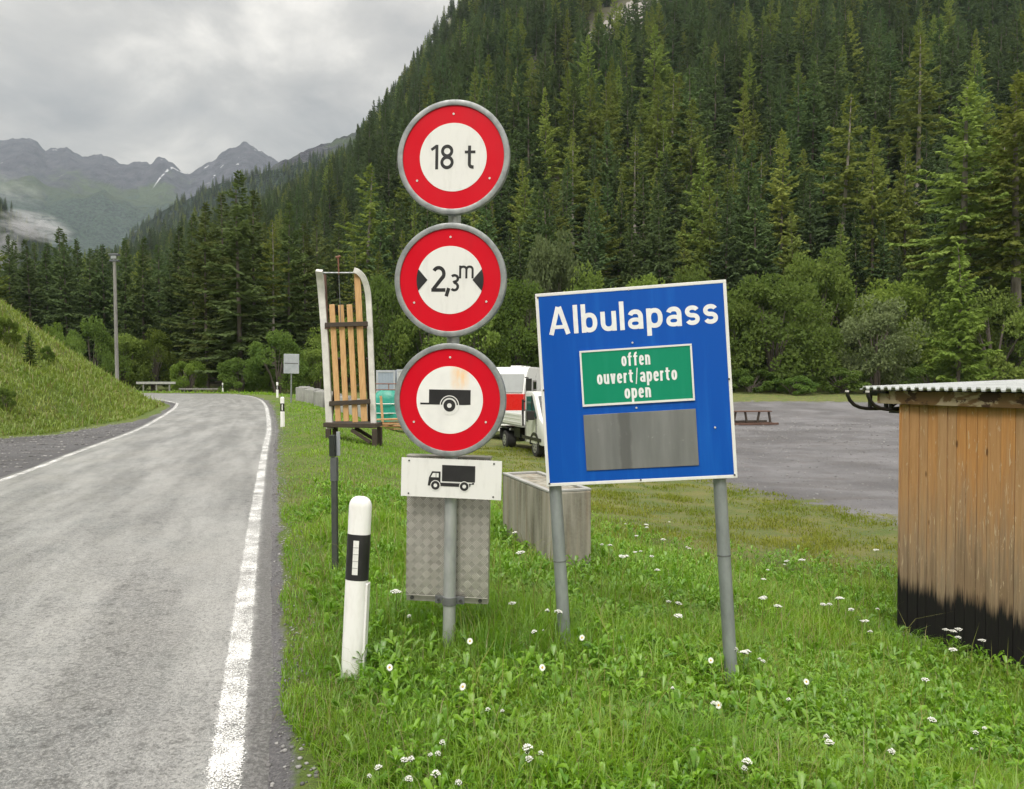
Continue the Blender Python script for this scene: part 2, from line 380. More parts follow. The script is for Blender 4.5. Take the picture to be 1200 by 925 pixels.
# ground
t = NT('meadow_and_gravel_ground'); v = t.coord('Object')
g_n = t.noise(v, .7, 6, .6); g_f = t.noise(v, 14, 6, .7); g_ff = t.noise(v, 70, 4, .7)
grass_c = t.mix(t.ramp(g_n, .35, .65), (.080, .125, .022), (.125, .150, .034))
grass_c = t.mix(t.ramp(g_f, .5, .7, 0, .7), grass_c, (.028, .040, .010))
moss_c = t.mix(t.ramp(t.noise(v, 1.3, 6, .65), .38, .62), (.150, .150, .038), (.075, .115, .022))
moss_c = t.mix(t.ramp(g_f, .46, .66, 0, .75), moss_c, (.15, .135, .075))
moss_c = t.mix(t.ramp(g_ff, .55, .7, 0, .5), moss_c, (.05, .06, .02))
grav_c = t.mix(t.ramp(t.noise(v, .3, 6, .62), .40, .60), (.088, .085, .091), (.172, .168, .178))
grav_c = t.mix(t.ramp(t.noise(t.coord('Object', (.35, 1.4, 1), rot=(0, 0, .12)), .8, 6, .7), .5, .68, 0, .7), grav_c, (.085, .075, .072))
grav_c = t.mix(t.ramp(t.noise(v, 2.0, 5, .7), .55, .72, 0, .5), grav_c, (.13, .095, .088))
grav_c = t.mix(t.ramp(g_ff, .5, .7, 0, .7), grav_c, (.24, .236, .236))
grav_c = t.mix(t.ramp(g_ff, .46, .34, 0, .75), grav_c, (.045, .043, .043))
forest_c = t.mix(g_f, (.035, .038, .016), (.055, .048, .024))
rock_c = t.mix(t.noise(v, .2, 6, .7), (.26, .24, .22), (.17, .16, .15))
mg = t.ramp(t.math('ADD', t.attr('gravel'), t.ramp(t.noise(v, 1.1, 7, .72), .3, .7, -.42, .42)), .40, .60)
mm = t.ramp(t.math('ADD', t.attr('moss'), t.ramp(t.noise(v, 1.1, 5, .7), .3, .7, -.25, .25)), .35, .65)
mf = t.attr('forest'); mr = t.ramp(t.math('ADD', t.attr('rock'), t.ramp(t.noise(v, .03, 5, .7), .3, .7, -.3, .3)), .5, .7)
grav_c = t.mix(t.math('MULTIPLY', t.attr('pull'), .55), grav_c, (.055, .054, .058))
c = t.mix(mm, grass_c, moss_c); c = t.mix(mg, c, grav_c); c = t.mix(mf, c, forest_c); c = t.mix(mr, c, rock_c)
bh = t.math('ADD', t.math('MULTIPLY', g_f, .5), g_ff)
ground_m = t.done(t.pbsdf(c, t.ramp(mg, 0, 1, .9, .6), 0, .35, t.bump(bh, .9, .02)))
# leaves
def leaf_mat(name, c1, c2, c3, trans=.3, nscale=.5, tint=False, gloss=True, rough=.5):
    t = NT(name); v = t.coord('Object')
    oi = t.n('ShaderNodeObjectInfo').outputs['Random']
    f = t.attr('tint') if tint else t.ramp(t.noise(v, nscale, 4, .6), .35, .65)
    c = t.mix(f, c1, c2)
    if not tint: c = t.n('ShaderNodeHueSaturation', {'Color': c, 'Value': t.ramp(t.math('FRACT', t.math('MULTIPLY', oi, 7.31)), 0, 1, .62, 1.62), 'Hue': t.ramp(t.math('FRACT', t.math('MULTIPLY', oi, 3.77)), 0, 1, .475, .515)}).outputs[0]
    c = t.mix(t.ramp(oi, 0, 1, 0, .6) if not tint else t.ramp(t.noise(v, .9, 4, .6), .45, .75, 0, .7), c, c3)
    d = t.n('ShaderNodeBsdfDiffuse', {'Color': c}).outputs[0]
    tr = t.n('ShaderNodeBsdfTranslucent', {'Color': t.mix(.5, c, (c2[0] * 1.5, c2[1] * 1.6, c2[2]))}).outputs[0]
    s = t.n('ShaderNodeMixShader', {0: trans, 1: d, 2: tr}).outputs[0]
    if gloss:
        g = t.n('ShaderNodeBsdfGlossy', {'Color': (.8, .8, .8), 'Roughness': rough}).outputs[0]
        s = t.n('ShaderNodeMixShader', {0: .05, 1: s, 2: g}).outputs[0]
    return t.done(s)
spruce_m = leaf_mat('spruce_needles', (.064, .106, .042), (.104, .150, .058), (.078, .108, .054), .3, .35, gloss=False)
larch_m = leaf_mat('larch_needles', (.132, .182, .044), (.195, .238, .058), (.150, .180, .060), .35, .35, gloss=False)
dark_larch_m = leaf_mat('dark_larch_needles', (.076, .110, .040), (.118, .155, .050), (.088, .112, .050), .3, .35, gloss=False)
broad_m = leaf_mat('broad_leaves', (.080, .138, .034), (.160, .230, .054), (.105, .155, .046), .35, .55, gloss=False)
bright_m = leaf_mat('bright_broad_leaves', (.105, .175, .034), (.18, .26, .055), (.13, .18, .04), .3, .45, gloss=False)
pale_m = leaf_mat('grey_green_leaves', (.105, .140, .066), (.175, .215, .10), (.13, .165, .075), .3, .5, gloss=False)
grass_m = leaf_mat('grass_blades', (.092, .225, .008), (.215, .375, .015), (.27, .35, .022), .44, 1, tint=True)
drygrass_m = leaf_mat('dry_grass_blades', (.20, .165, .07), (.26, .22, .10), (.14, .14, .05), .3, 1, tint=True)
weed_m = leaf_mat('weed_leaves', (.085, .215, .011), (.185, .345, .018), (.13, .24, .03), .3, 1, tint=True, rough=.4)
hill_m = leaf_mat('hill_grass', (.135, .215, .022), (.215, .285, .040), (.26, .27, .06), .3, 1, tint=True)
stalk_m = leaf_mat('grass_stalk', (.16, .20, .05), (.28, .27, .10), (.20, .24, .05), .3, 1, tint=True, gloss=False)
turf_m = leaf_mat('short_turf', (.13, .17, .022), (.25, .26, .05), (.10, .17, .02), .35, 1, tint=True, gloss=False)
petal_m = M('white_petals', (.74, .74, .70), (.62, .63, .57), 40, .6)
flower_centre = M('yellow_flower_centre', (.75, .42, .02), (.65, .35, .02), 40, .7)
stem_m = M('green_stem', (.075, .11, .03), (.06, .09, .025), 20, .6)

# ------------------------------------------------------------------ mesh helpers
class MB:
    def __init__(s): s.v = []; s.f = []
    def add(s, verts, faces, mat=None):
        b = len(s.v)
        s.v += [tuple(mat @ Vector(p)) if mat is not None else tuple(p) for p in verts]
        s.f += [tuple(b + i for i in f) for f in faces]; return s
    def box(s, c, size, mat=None, rot=None):
        x, y, z = (k / 2 for k in size); m = Matrix.Translation(c)
        if rot is not None: m = m @ Euler(rot).to_matrix().to_4x4()
        if mat is not None: m = mat @ m
        return s.add([(-x, -y, -z), (x, -y, -z), (x, y, -z), (-x, y, -z), (-x, -y, z), (x, -y, z), (x, y, z), (-x, y, z)],
                     [(0, 3, 2, 1), (4, 5, 6, 7), (0, 1, 5, 4), (1, 2, 6, 5), (2, 3, 7, 6), (3, 0, 4, 7)], m)
    def beam(s, p, q, w, h, up=(0, 0, 1)):
        p, q = Vector(p), Vector(q); d = (q - p); L = d.length; d.normalize(); up = Vector(up)
        if abs(d.dot(up)) > .95: up = Vector((0, 1, 0)) if abs(d.y) < .9 else Vector((1, 0, 0))
        sx = d.cross(up).normalized(); sz = sx.cross(d)
        m = Matrix(((sx.x, d.x, sz.x, (p.x + q.x) / 2), (sx.y, d.y, sz.y, (p.y + q.y) / 2), (sx.z, d.z, sz.z, (p.z + q.z) / 2), (0, 0, 0, 1)))
        return s.box((0, 0, 0), (w, L, h), m)
    def tube(s, pts, r, n=12, cap=True):
        pts = [Vector(p) for p in pts]; rr = r if isinstance(r, (list, tuple)) else [r] * len(pts)
        b = len(s.v); a0 = None
        for i, p in enumerate(pts):
            d = (pts[min(i + 1, len(pts) - 1)] - pts[max(i - 1, 0)]).normalized()
            if a0 is None: a0 = d.orthogonal().normalized()
            a0 = (a0 - d * a0.dot(d)).normalized(); b0 = d.cross(a0)
            for k in range(n):
                th = 2 * math.pi * k / n; s.v.append(tuple(p + (a0 * math.cos(th) + b0 * math.sin(th)) * rr[i]))
        for i in range(len(pts) - 1):
            for k in range(n):
                k2 = (k + 1) % n; s.f.append((b + i * n + k, b + i * n + k2, b + (i + 1) * n + k2, b + (i + 1) * n + k))
        if cap:
            s.f.append(tuple(b + k for k in reversed(range(n)))); e = b + (len(pts) - 1) * n; s.f.append(tuple(e + k for k in range(n)))
        return s
    def prism(s, poly, y0, y1):          # polygon in x,z extruded along y (y0 = near side)
        n = len(poly); v = [(x, y0, z) for x, z in poly] + [(x, y1, z) for x, z in poly]
        f = [tuple(range(n)), tuple(reversed(range(n, 2 * n)))] + [(i, i + n, (i + 1) % n + n, (i + 1) % n) for i in range(n)]
        return s.add(v, f)
    def ring(s, r0, r1, y0, y1, n=96, a0=0, a1=2 * math.pi, cx=0, cz=0):
        full = abs(a1 - a0 - 2 * math.pi) < 1e-6; k = n if full else n + 1; b = len(s.v)
        for i in range(k):
            a = a0 + (a1 - a0) * i / n; c, q = math.cos(a), math.sin(a)
            for r, y in ((r0, y0), (r1, y0), (r1, y1), (r0, y1)): s.v.append((cx + r * c, y, cz + r * q))
        for i in range(n):
            j = (i + 1) % k
            for e in range(4):
                s.f.append((b + i * 4 + e, b + j * 4 + e, b + j * 4 + (e + 1) % 4, b + i * 4 + (e + 1) % 4))
        if not full:
            s.f.append((b, b + 1, b + 2, b + 3)); e = b + n * 4; s.f.append((e + 3, e + 2, e + 1, e))
        return s
    def disc(s, r, y0, y1, cx=0, cz=0, n=64):
        return s.prism([(cx + r * math.cos(2 * math.pi * i / n), cz + r * math.sin(2 * math.pi * i / n)) for i in range(n)], y0, y1)
    def loft(s, secs, cap=True):         # list of rings of equal size
        b = len(s.v); n = len(secs[0])
        for q in secs: s.v += [tuple(p) for p in q]
        for i in range(len(secs) - 1):
            for k in range(n):
                k2 = (k + 1) % n; s.f.append((b + i * n + k, b + i * n + k2, b + (i + 1) * n + k2, b + (i + 1) * n + k))
        if cap: s.f.append(tuple(b + k for k in reversed(range(n)))); e = b + (len(secs) - 1) * n; s.f.append(tuple(e + k for k in range(n)))
        return s
    def build(s, name, mat, parent=None, bevel=0, smooth=False, loc=None):
        me = bpy.data.meshes.new(name); me.from_pydata(s.v, [], s.f); me.update()
        bm = bmesh.new(); bm.from_mesh(me); bmesh.ops.recalc_face_normals(bm, faces=bm.faces)
        if bevel:
            ed = [e_ for e_ in bm.edges if len(e_.link_faces) == 2 and e_.calc_face_angle(0) > .6]
            bmesh.ops.bevel(bm, geom=ed, offset=bevel, segments=2, affect='EDGES', profile=.5, clamp_overlap=True)
        bm.to_mesh(me); bm.free()
        me.materials.append(mat)
        if smooth:
            for p in me.polygons: p.use_smooth = True
            try: me.set_sharp_from_angle(angle=R(40))
            except Exception: pass
        o = bpy.data.objects.new(name, me); COL.objects.link(o)
        if parent is not None: o.parent = parent
        if loc is not None: o.location = loc
        return o
def npmesh(name, V, F, mat, parent=None, attrs=None, smooth=False):
    """V (n,3); F list of (m,k) index arrays with the same or different k"""
    me = bpy.data.meshes.new(name); Fs = F if isinstance(F, list) else [F]
    me.vertices.add(len(V)); me.vertices.foreach_set('co', np.ascontiguousarray(V, dtype=np.float32).ravel())
    idx = np.concatenate([f.ravel() for f in Fs]).astype(np.int32)
    sizes = np.concatenate([np.full(len(f), f.shape[1]) for f in Fs]).astype(np.int32)
    me.loops.add(len(idx)); me.loops.foreach_set('vertex_index', idx)
    me.polygons.add(len(sizes)); me.polygons.foreach_set('loop_start', np.r_[0, np.cumsum(sizes)[:-1]].astype(np.int32))
    me.update(calc_edges=True)
    if smooth: me.polygons.foreach_set('use_smooth', np.ones(len(sizes), bool))
    for k, a in (attrs or {}).items():
        if a.ndim == 1: me.attributes.new(k, 'FLOAT', 'POINT').data.foreach_set('value', a.astype(np.float32))
        else: me.attributes.new(k, 'FLOAT_VECTOR', 'POINT').data.foreach_set('vector', a.astype(np.float32).ravel())
    me.materials.append(mat)
    o = bpy.data.objects.new(name, me); COL.objects.link(o)
    if parent is not None: o.parent = parent
    return o
def tag(o, label=None, cat=None, group=None, kind=None):
    if label: o['label'] = label
    if cat: o['category'] = cat
    if group: o['group'] = group
    if kind: o['kind'] = kind
    return o
def thing(name, label, cat, loc=(0, 0, 0), rot=(0, 0, 0), group=None):
    o = bpy.data.objects.new(name, None); COL.objects.link(o); o.empty_display_size = .2
    o.location = loc; o.rotation_euler = rot
    return tag(o, label, cat, group)
def copy_tree(o, parent=None):
    c = o.copy(); COL.objects.link(c)
    if parent is not None: c.parent = parent
    for ch in list(o.children): copy_tree(ch, c)
    return c
def _sup(cx, cy, rx, ry, a0, a1, n=22, p=2.35):
    o = []
    for i in range(n + 1):
        a = R(a0 + (a1 - a0) * i / n); c, q = math.cos(a), math.sin(a)
        o.append((cx + rx * math.copysign(abs(c) ** (2 / p), c), cy + ry * math.copysign(abs(q) ** (2 / p), q)))
    return o
def glyph(ch, w, X, cf):
    """bold sans letter as stroke centre lines: (advance width, [(points, stroke width, closed)])"""
    h = w / 2; k = lambda v: v * cf + w * (1 - cf) * .5
    S = []
    def st(p, ww=w, cl=False): S.append((p, ww, cl))
    W = {'A': .80, 'l': w / cf if cf else w, 'b': .58, 'u': .57, 'a': .55, 'p': .58, 's': .52, 'o': .58, 'f': .52, 'e': .56, 'n': .57, 'v': .56, 'r': .40, 't': .50, '/': .42,
         '1': .36, '8': .60, '2': .56, '3': .54, 'm': .92, ',': .2, ' ': .3}[ch]
    W = W * cf if ch != 'l' else w
    bowl = lambda: st(_sup(W / 2, X / 2, W / 2 - h, X / 2 - h, 0, 360, 40), w, True)
    if ch == 'A': st([(h * 1.05, 0), (W / 2 - h * .25, 1)]); st([(W - h * 1.05, 0), (W / 2 + h * .25, 1)]); st([(W * .22, .27), (W * .78, .27)], w * .8)
    elif ch == 'l': st([(h, 0), (h, 1.03)])
    elif ch == 'b': st([(h, 0), (h, 1.03)]); bowl()
    elif ch == 'p': st([(h, -.27), (h, X)]); bowl()
    elif ch == 'o': bowl()
    elif ch == 'u': st([(h, X)] + _sup(W / 2, .24 + h, W / 2 - h, .24, 180, 300)); st([(W - h, 0), (W - h, X)]); st(_sup(W / 2, .24 + h, W / 2 - h, .24, 270, 360))
    elif ch == 'n': st([(h, 0), (h, X)]); st(_sup(W / 2, X - .24 - h, W / 2 - h, .24, 180, 0) + [(W - h, 0)])
    elif ch == 'm':
        st([(h, 0), (h, X)]); c1 = (W - w) / 4 + h; c2 = 3 * (W - w) / 4 + h; r = (W - w) / 4
        for c in (c1, c2): st(_sup(c, X - .2 - h, r, .2, 180, 0) + [(c + r, 0)])
    elif ch == 'a':
        st(_sup(W / 2, X - .2 - h, W / 2 - h, .2, 158, 0) + [(W - h, 0)]); st(_sup(W / 2 - .01, .28 * X + .012, W / 2 - h, .28 * X - h * .75, 0, 360, 34), w * .86, True)
    elif ch == 's':
        ry = (X - w) / 4; st(_sup(W / 2, X - h - ry, W / 2 - h, ry, 22, 270, 26, 2.1) + _sup(W / 2, h + ry, W / 2 - h, ry, 90, -158, 26, 2.1)[1:], w * .94)
    elif ch == 'e': st([(h * 1.2, X * .50), (W - h * .6, X * .50)], w * .72); st(_sup(W / 2, X / 2, W / 2 - h, X / 2 - h, 0, 322, 40))
    elif ch == 'f': sx = W * .42; st([(sx, 0)] + _sup(sx + W * .34, 1 - .16 - h, W * .34, .16, 180, 84, 12)); st([(0, X - h * .85), (W * .92, X - h * .85)], w * .8)
    elif ch == 't': sx = W * .42; st([(sx, X + .2)] + _sup(sx + W * .34, .14 + h, W * .34, .14, 180, 276, 12)); st([(0, X - h * .85), (W * .95, X - h * .85)], w * .8)
    elif ch == 'r': st([(h, 0), (h, X)]); st(_sup(h + W * .62, X - .2 - h, W * .62, .2, 180, 92, 12))
    elif ch == 'v': st([(h, X), (W / 2 - h * .1, 0)]); st([(W - h, X), (W / 2 + h * .1, 0)])
    elif ch == '/': st([(h, -.12), (W - h, 1.06)], w * .42)
    elif ch == '1': st([(W - h, 0), (W - h, 1)]); st([(h * .6, .80), (W - h, .955)], w * .85)
    elif ch == '8': st(_sup(W / 2, .735, (W / 2 - h) * .90, .265 - h, 0, 360, 34, 2), w, True); st(_sup(W / 2, .27 + .01, W / 2 - h, .28 - h, 0, 360, 34, 2), w, True)
    elif ch == '2': st(_sup(W / 2, 1 - h - .24, W / 2 - h, .24, 150, -22, 24, 2) + [(h * 1.2, w * .8)]); st([(0, h), (W, h)])
    elif ch == '3': st(_sup(W / 2 - .02, .745, W / 2 - h, .255 - h, 140, -88, 22, 2) + _sup(W / 2 - .02, .28, W / 2 - h, .28 - h, 84, -142, 24, 2))
    elif ch == ',': st([(.15, .14), (.04, -.20)], w)
    return W, S
def text(body, mat, parent, width, cap, at=(0, 0, 0), w=.2, X=.74, cf=1.0, track=.11, name='lettering'):
    """lettering of thin film lying in the x,z plane, facing -y; at = middle of the baseline; cap = capital height"""
    x = 0; P = []
    for ch in body:
        W, S = glyph(ch, w, X, cf)
        for (pts_, ww, cl) in S: P.append(([(x + a, b) for a, b in pts_], ww, cl))
        x += W + track
    x -= track; sx_ = width / x; mb = MB(); lay = 0
    for (pts_, ww, cl) in P:
        if cl: pts_ = pts_[:-1]
        n = len(pts_); V = []
        for i in range(n):
            a = pts_[(i - 1) % n] if (cl or i > 0) else pts_[i]; b = pts_[(i + 1) % n] if (cl or i < n - 1) else pts_[i]
            tx, tz = b[0] - a[0], b[1] - a[1]; L = math.hypot(tx, tz) or 1; nx, nz_ = -tz / L, tx / L
            m = 1.0
            if cl or 0 < i < n - 1:
                p0 = pts_[(i - 1) % n]; p1 = pts_[i]; d0 = (p1[0] - p0[0], p1[1] - p0[1]); l0 = math.hypot(*d0) or 1; c = abs((-d0[1] / l0) * nx + (d0[0] / l0) * nz_); m = 1 / max(c, .6)
            for s_ in (.5, -.5): V.append((pts_[i][0] + nx * ww * s_ * m, pts_[i][1] + nz_ * ww * s_ * m))
        y = -.0006 - .00012 * (lay % 6); lay += 1
        V3 = [((a - x / 2) * sx_, y, b * cap) for a, b in V]
        F = [(2 * i, 2 * i + 1, 2 * ((i + 1) % n) + 1, 2 * ((i + 1) % n)) for i in range(n if cl else n - 1)]
        mb.add(V3, F)
    me = bpy.data.meshes.new(name); me.from_pydata(mb.v, [], mb.f); me.update(); me.materials.append(mat)
    o = bpy.data.objects.new(name, me); COL.objects.link(o); o.parent = parent; o.location = at
    return o

# ------------------------------------------------------------------ ground sheet
def build_ground():
    az = np.concatenate([np.linspace(-180, -52, 44, endpoint=False), np.linspace(-52, 52, 560, endpoint=False), np.linspace(52, 180, 44, endpoint=False)])
    rr = np.concatenate([[0.05], np.geomspace(0.6, 1500, 400)])
    A, Rr = np.meshgrid(np.radians(az), rr)
    X = np.sin(A) * Rr; Y = np.cos(A) * Rr
    P = ground_parts(X, Y); Z = P['z'].copy()
    n = len(az); m = len(rr)
    i, j = np.meshgrid(np.arange(m - 1), np.arange(n), indexing='ij'); j2 = (j + 1) % n
    F = np.stack([i * n + j, i * n + j2, (i + 1) * n + j2, (i + 1) * n + j], -1).reshape(-1, 4)
    sR, sL, inL, inH, dH = P['sR'], P['sL'], P['inL'], P['inH'], P['dH']
    side = (~P['inR'])
    shoulder = np.clip(1 - sstep(.15, .38, np.minimum(sR, sL)), 0, 1)
    pull = (inL & ~inH) * sstep(0, .5, dpoly(X.ravel(), Y.ravel(), TOE)[0].reshape(X.shape))
    shedgr = np.exp(-(((X - 3.5) * .94 + (Y - 6.3) * .35) / .16) ** 2) * ((Y > 4) & (Y < 7.1))
    grav = np.clip(np.maximum.reduce([shoulder, pull, P['lot'], shedgr * .9, 1.0 * P['inR']]), 0, 1)
    moss = (~inL) * sstep(3.6, 7.5, sR) * sstep(7.2, 9.5, Y - .25 * X) * (Y < 75)
    forest = sstep(74, 82, Y) * (1 - sstep(.75, .95, P['t']) * .5)
    pxm = 600 + FPX * X / np.maximum(Y, 1)
    rock = sstep(.8, .96, P['t']) * ((pxm > 380) & (pxm < 620)) * .55
    yp = 445 - FPX * (Z - EYE) / np.maximum(Y, 1)
    rock = np.maximum(rock, (np.abs(pxm - 768 + 1.25 * np.maximum(yp, -30)) < 24) * (yp < 70) * (Y > 150) * 1.0)
    o = npmesh('ground', np.stack([X, Y, Z], -1).reshape(-1, 3), F, ground_m, smooth=True,
               attrs=dict(pull=np.asarray(pull, float).ravel(), gravel=grav.ravel(), moss=np.asarray(moss, float).ravel(), forest=forest.ravel(), rock=rock.ravel()))
    tag(o, 'grassy valley floor with grey gravel lot and forest slope', 'ground', kind='structure')
build_ground()

# ------------------------------------------------------------------ road
def build_road():
    n = 260
    a = resample(R_line, .2); b = resample(L_line, .2)
    # pair by arc parameter, using control points as anchors so the cross lines stay roughly square to the road
    def arc(P): return np.r_[0, np.cumsum(np.hypot(*np.diff(P, axis=0).T))]
    sa, sb = arc(a), arc(b)
    def at(P, s, q): return np.c_[np.interp(q, s, P[:, 0]), np.interp(q, s, P[:, 1])]
    def s_of(P, s, p): return s[np.argmin((P[:, 0] - p[0]) ** 2 + (P[:, 1] - p[1]) ** 2)]
    pairs = [(R_line[0], L_line[0]), ((road_hit(303, 570)), L_near[0]), (R_near[4], L_near[2]), (R_near[6], L_near[4]), (R_near[8], L_near[6]), (R_line[-3], L_line[-4]), (R_line[-1], L_line[-1])]
    ka = [s_of(a, sa, p[0]) for p in pairs]; kb = [s_of(b, sb, p[1]) for p in pairs]
    ka[-1], kb[-1] = sa[-1], sb[-1]; ka[0] = kb[0] = 0
    q = np.linspace(0, len(pairs) - 1, n); qa = np.interp(q, range(len(pairs)), ka); qb = np.interp(q, range(len(pairs)), kb)
    A = at(a, sa, qa); B = at(b, sb, qb)
    m = 40; ext = .26
    w = np.linalg.norm(A - B, axis=1)[:, None]; d = (A - B) / w
    T = np.linspace(-ext, 1, m)
    rows = []; uv = []
    for k in range(m):
        f = k / (m - 1)
        P = B - d * ext + (w + 2 * ext) * d * f
        if k == m - 1: P = P + d * ((fbm(qa * 1.3, qa * 0, 4, 8) - .5) * .22)[:, None]
        if k == 0: P = P - d * ((fbm(qa * 1.1, qa * 0 + 5, 4, 9) - .5) * .22)[:, None]
        rows.append(P); uv.append(np.c_[(f - .5) * (w[:, 0] + 2 * ext), qa, 0 * qa])
    P = np.stack(rows, 1); U = np.stack(uv, 1)
    f = np.linspace(0, 1, m)[None, :]
    crown = .03 * (1 - (2 * f - 1) ** 2)
    Z = zroad(P[..., 1]) + .005 + crown - .02 * (np.abs(2 * f - 1) > .97)
    V = np.dstack([P, Z]).reshape(-1, 3)
    i, j = np.meshgrid(np.arange(n - 1), np.arange(m - 1), indexing='ij')
    F = np.stack([i * m + j, i * m + j + 1, (i + 1) * m + j + 1, (i + 1) * m + j], -1).reshape(-1, 4)
    fw = np.broadcast_to(w, (n, m)) + 2 * ext; dist = np.minimum(f, 1 - f) * fw
    edg = 1 - sstep(.10, .26, dist)
    o = npmesh('road', V, F, asphalt, attrs=dict(roaduv=U.reshape(-1, 3), edge=edg.ravel()), smooth=True)
    tag(o, 'narrow worn grey mountain road bending away', 'road', kind='structure')
    # painted edge lines, 4 mm above
    for (C, other, wd) in ((a, b, .19), (b, a, .15)):
        s = arc(C); nn = int(s[-1] / .22); C2 = at(C, s, np.linspace(0, s[-1], nn))
        tg = np.gradient(C2, axis=0); tg /= np.linalg.norm(tg, axis=1)[:, None]; nrm = np.c_[tg[:, 1], -tg[:, 0]]
        rows = []; us = []
        # height of the road surface there: crown profile near its edge
        def hz(P):
            dR = dpoly(P[:, 0], P[:, 1], RLc)[0]; dL = dpoly(P[:, 0], P[:, 1], LLc)[0]; ww = dR + dL + 2 * ext
            inside = inpoly(P[:, 0], P[:, 1], ROAD_POLY)
            e_ = np.where(inside, np.minimum(dR, dL) + ext, ext - np.minimum(dR, dL)); ff = np.clip(e_ / ww, 0, .5)
            return zroad(P[:, 1]) + .005 + .03 * (1 - (2 * ff - 1) ** 2) + .006
        for k in (-.5, -.17, .17, .5):
            Pp = C2 + nrm * wd * k; rows.append(np.c_[Pp, hz(Pp)]); us.append(np.c_[np.full(nn, k * wd), np.linspace(0, s[-1], nn), np.zeros(nn)])
        V = np.stack(rows, 1).reshape(-1, 3); U = np.stack(us, 1).reshape(-1, 3)
        i, j = np.meshgrid(np.arange(nn - 1), np.arange(3), indexing='ij')
        F = np.stack([i * 4 + j, i * 4 + j + 1, (i + 1) * 4 + j + 1, (i + 1) * 4 + j], -1).reshape(-1, 4)
        o = npmesh('road_marking', V, F, line_m, attrs=dict(roaduv=U))
        tag(o, 'worn white edge line painted along the verge side of the road' if C is a else 'white edge line painted along the hill side of the road', 'road marking', kind='structure')
build_road()

# ------------------------------------------------------------------ far mountains
def ridge_sheet(name, pts_, D, Dfront, zfront, mat, label, rough=.05, jag=.004, seed=0, px0=-350, px1=900, nu=420, nd=90, backfall=.5):
    px = np.linspace(px0, px1, nu); pp = np.array(pts_, float)
    te = (445 - np.interp(px, pp[:, 0], pp[:, 1])) / FPX
    tj = (fbm(px / 9, px * 0, 5, seed + 3) - .5) * jag * 2
    t = np.concatenate([np.linspace(0, 1, nd), 1 + np.linspace(.03, .6, 14)])
    U, T = np.meshgrid((px - 600) / FPX, t); TE = np.meshgrid(te, t)[0] + np.meshgrid(tj, t)[0] * np.clip(np.meshgrid(te, t)[1], 0, 1) ** 14
    Dd = Dfront + (D - Dfront) * T
    X = U * Dd; Y = Dd
    H = TE * D + EYE
    base = np.where(T <= 1, zfront + (H - zfront) * np.clip(T, 0, 1) ** 1.15, H - backfall * (Dd - D))
    L = (D - Dfront) * .33
    g = fbm(X / L, Y / L, 6, seed, ridged=True) - .62
    Z = base + g * rough * D * np.sin(np.pi * np.clip(T, 0, 1)) ** .8
    n = len(px); m = len(t)
    i, j = np.meshgrid(np.arange(m - 1), np.arange(n - 1), indexing='ij')
    F = np.stack([i * n + j, i * n + j + 1, (i + 1) * n + j + 1, (i + 1) * n + j], -1).reshape(-1, 4)
    o = npmesh(name, np.stack([X, Y, Z], -1).reshape(-1, 3), F, mat, smooth=True)
    tag(o, label, 'mountain', kind='structure')
    return X, Y, Z, T
def alp_mat(name, zf, zm, zs, forest=(.022, .036, .022), meadow=(.062, .088, .034), rock=((.088, .084, .10), (.028, .027, .036)), nsc=.004):
    t = NT(name); v = t.coord('Object'); sz = t.n('ShaderNodeSeparateXYZ', {0: v}).outputs[2]
    n1 = t.noise(v, nsc, 6, .65); n2 = t.noise(v, nsc * 5, 6, .7); n3 = t.noise(v, nsc * 22, 5, .7)
    geo = t.n('ShaderNodeNewGeometry'); nzv = t.n('ShaderNodeSeparateXYZ', {0: geo.outputs['Normal']}).outputs[2]
    h = t.math('ADD', sz, t.ramp(n1, .3, .7, -170, 170)); h = t.math('ADD', h, t.ramp(n2, .3, .7, -60, 60))
    rk = t.mix(t.ramp(n2, .35, .65), *rock)
    fo = t.mix(t.ramp(n3, .42, .58), tuple(k * .55 for k in forest), tuple(k * 2.3 for k in forest))
    md = t.mix(t.ramp(n2, .4, .65), meadow, tuple(k * .6 for k in meadow))
    c = t.mix(t.ramp(h, zf - 25, zf + 25), fo, md)
    c = t.mix(t.ramp(h, zm - 60, zm + 60), c, rk)
    steep = t.ramp(t.math('ADD', nzv, t.ramp(n2, .3, .7, -.12, .12)), .60, .48)
    c = t.mix(t.math('MULTIPLY', steep, t.ramp(h, zf, zf + 80)), c, rk)
    sn = t.math('MULTIPLY', t.ramp(t.noise(v, nsc * 3.4, 5, .6), .685, .70), t.ramp(sz, zs - 30, zs + 60))
    xx = t.n('ShaderNodeSeparateXYZ', {0: v}).outputs[0]
    gul = t.ramp(t.math('ABSOLUTE', t.math('ADD', xx, 1552.0)), 2, 6, 1, 0)
    sn = t.math('MAXIMUM', sn, t.math('MULTIPLY', t.math('MULTIPLY', gul, t.ramp(t.noise(v, nsc * 8, 4), .42, .5)), t.ramp(sz, zs - 60, zs)))
    c = t.mix(sn, c, (.62, .63, .66))
    return t.done(t.pbsdf(c, .95, 0, .1, t.bump(t.math('ADD', n2, t.math('MULTIPLY', n3, .4)), .9, 40)))
far_m = alp_mat('alpine_rock_and_meadow', 620, 800, 880)
ridge_m = alp_mat('wooded_rocky_ridge', 430, 600, 2000, nsc=.006)
dark_m = alp_mat('dark_wooded_slope', 4000, 5000, 6000, nsc=.008)
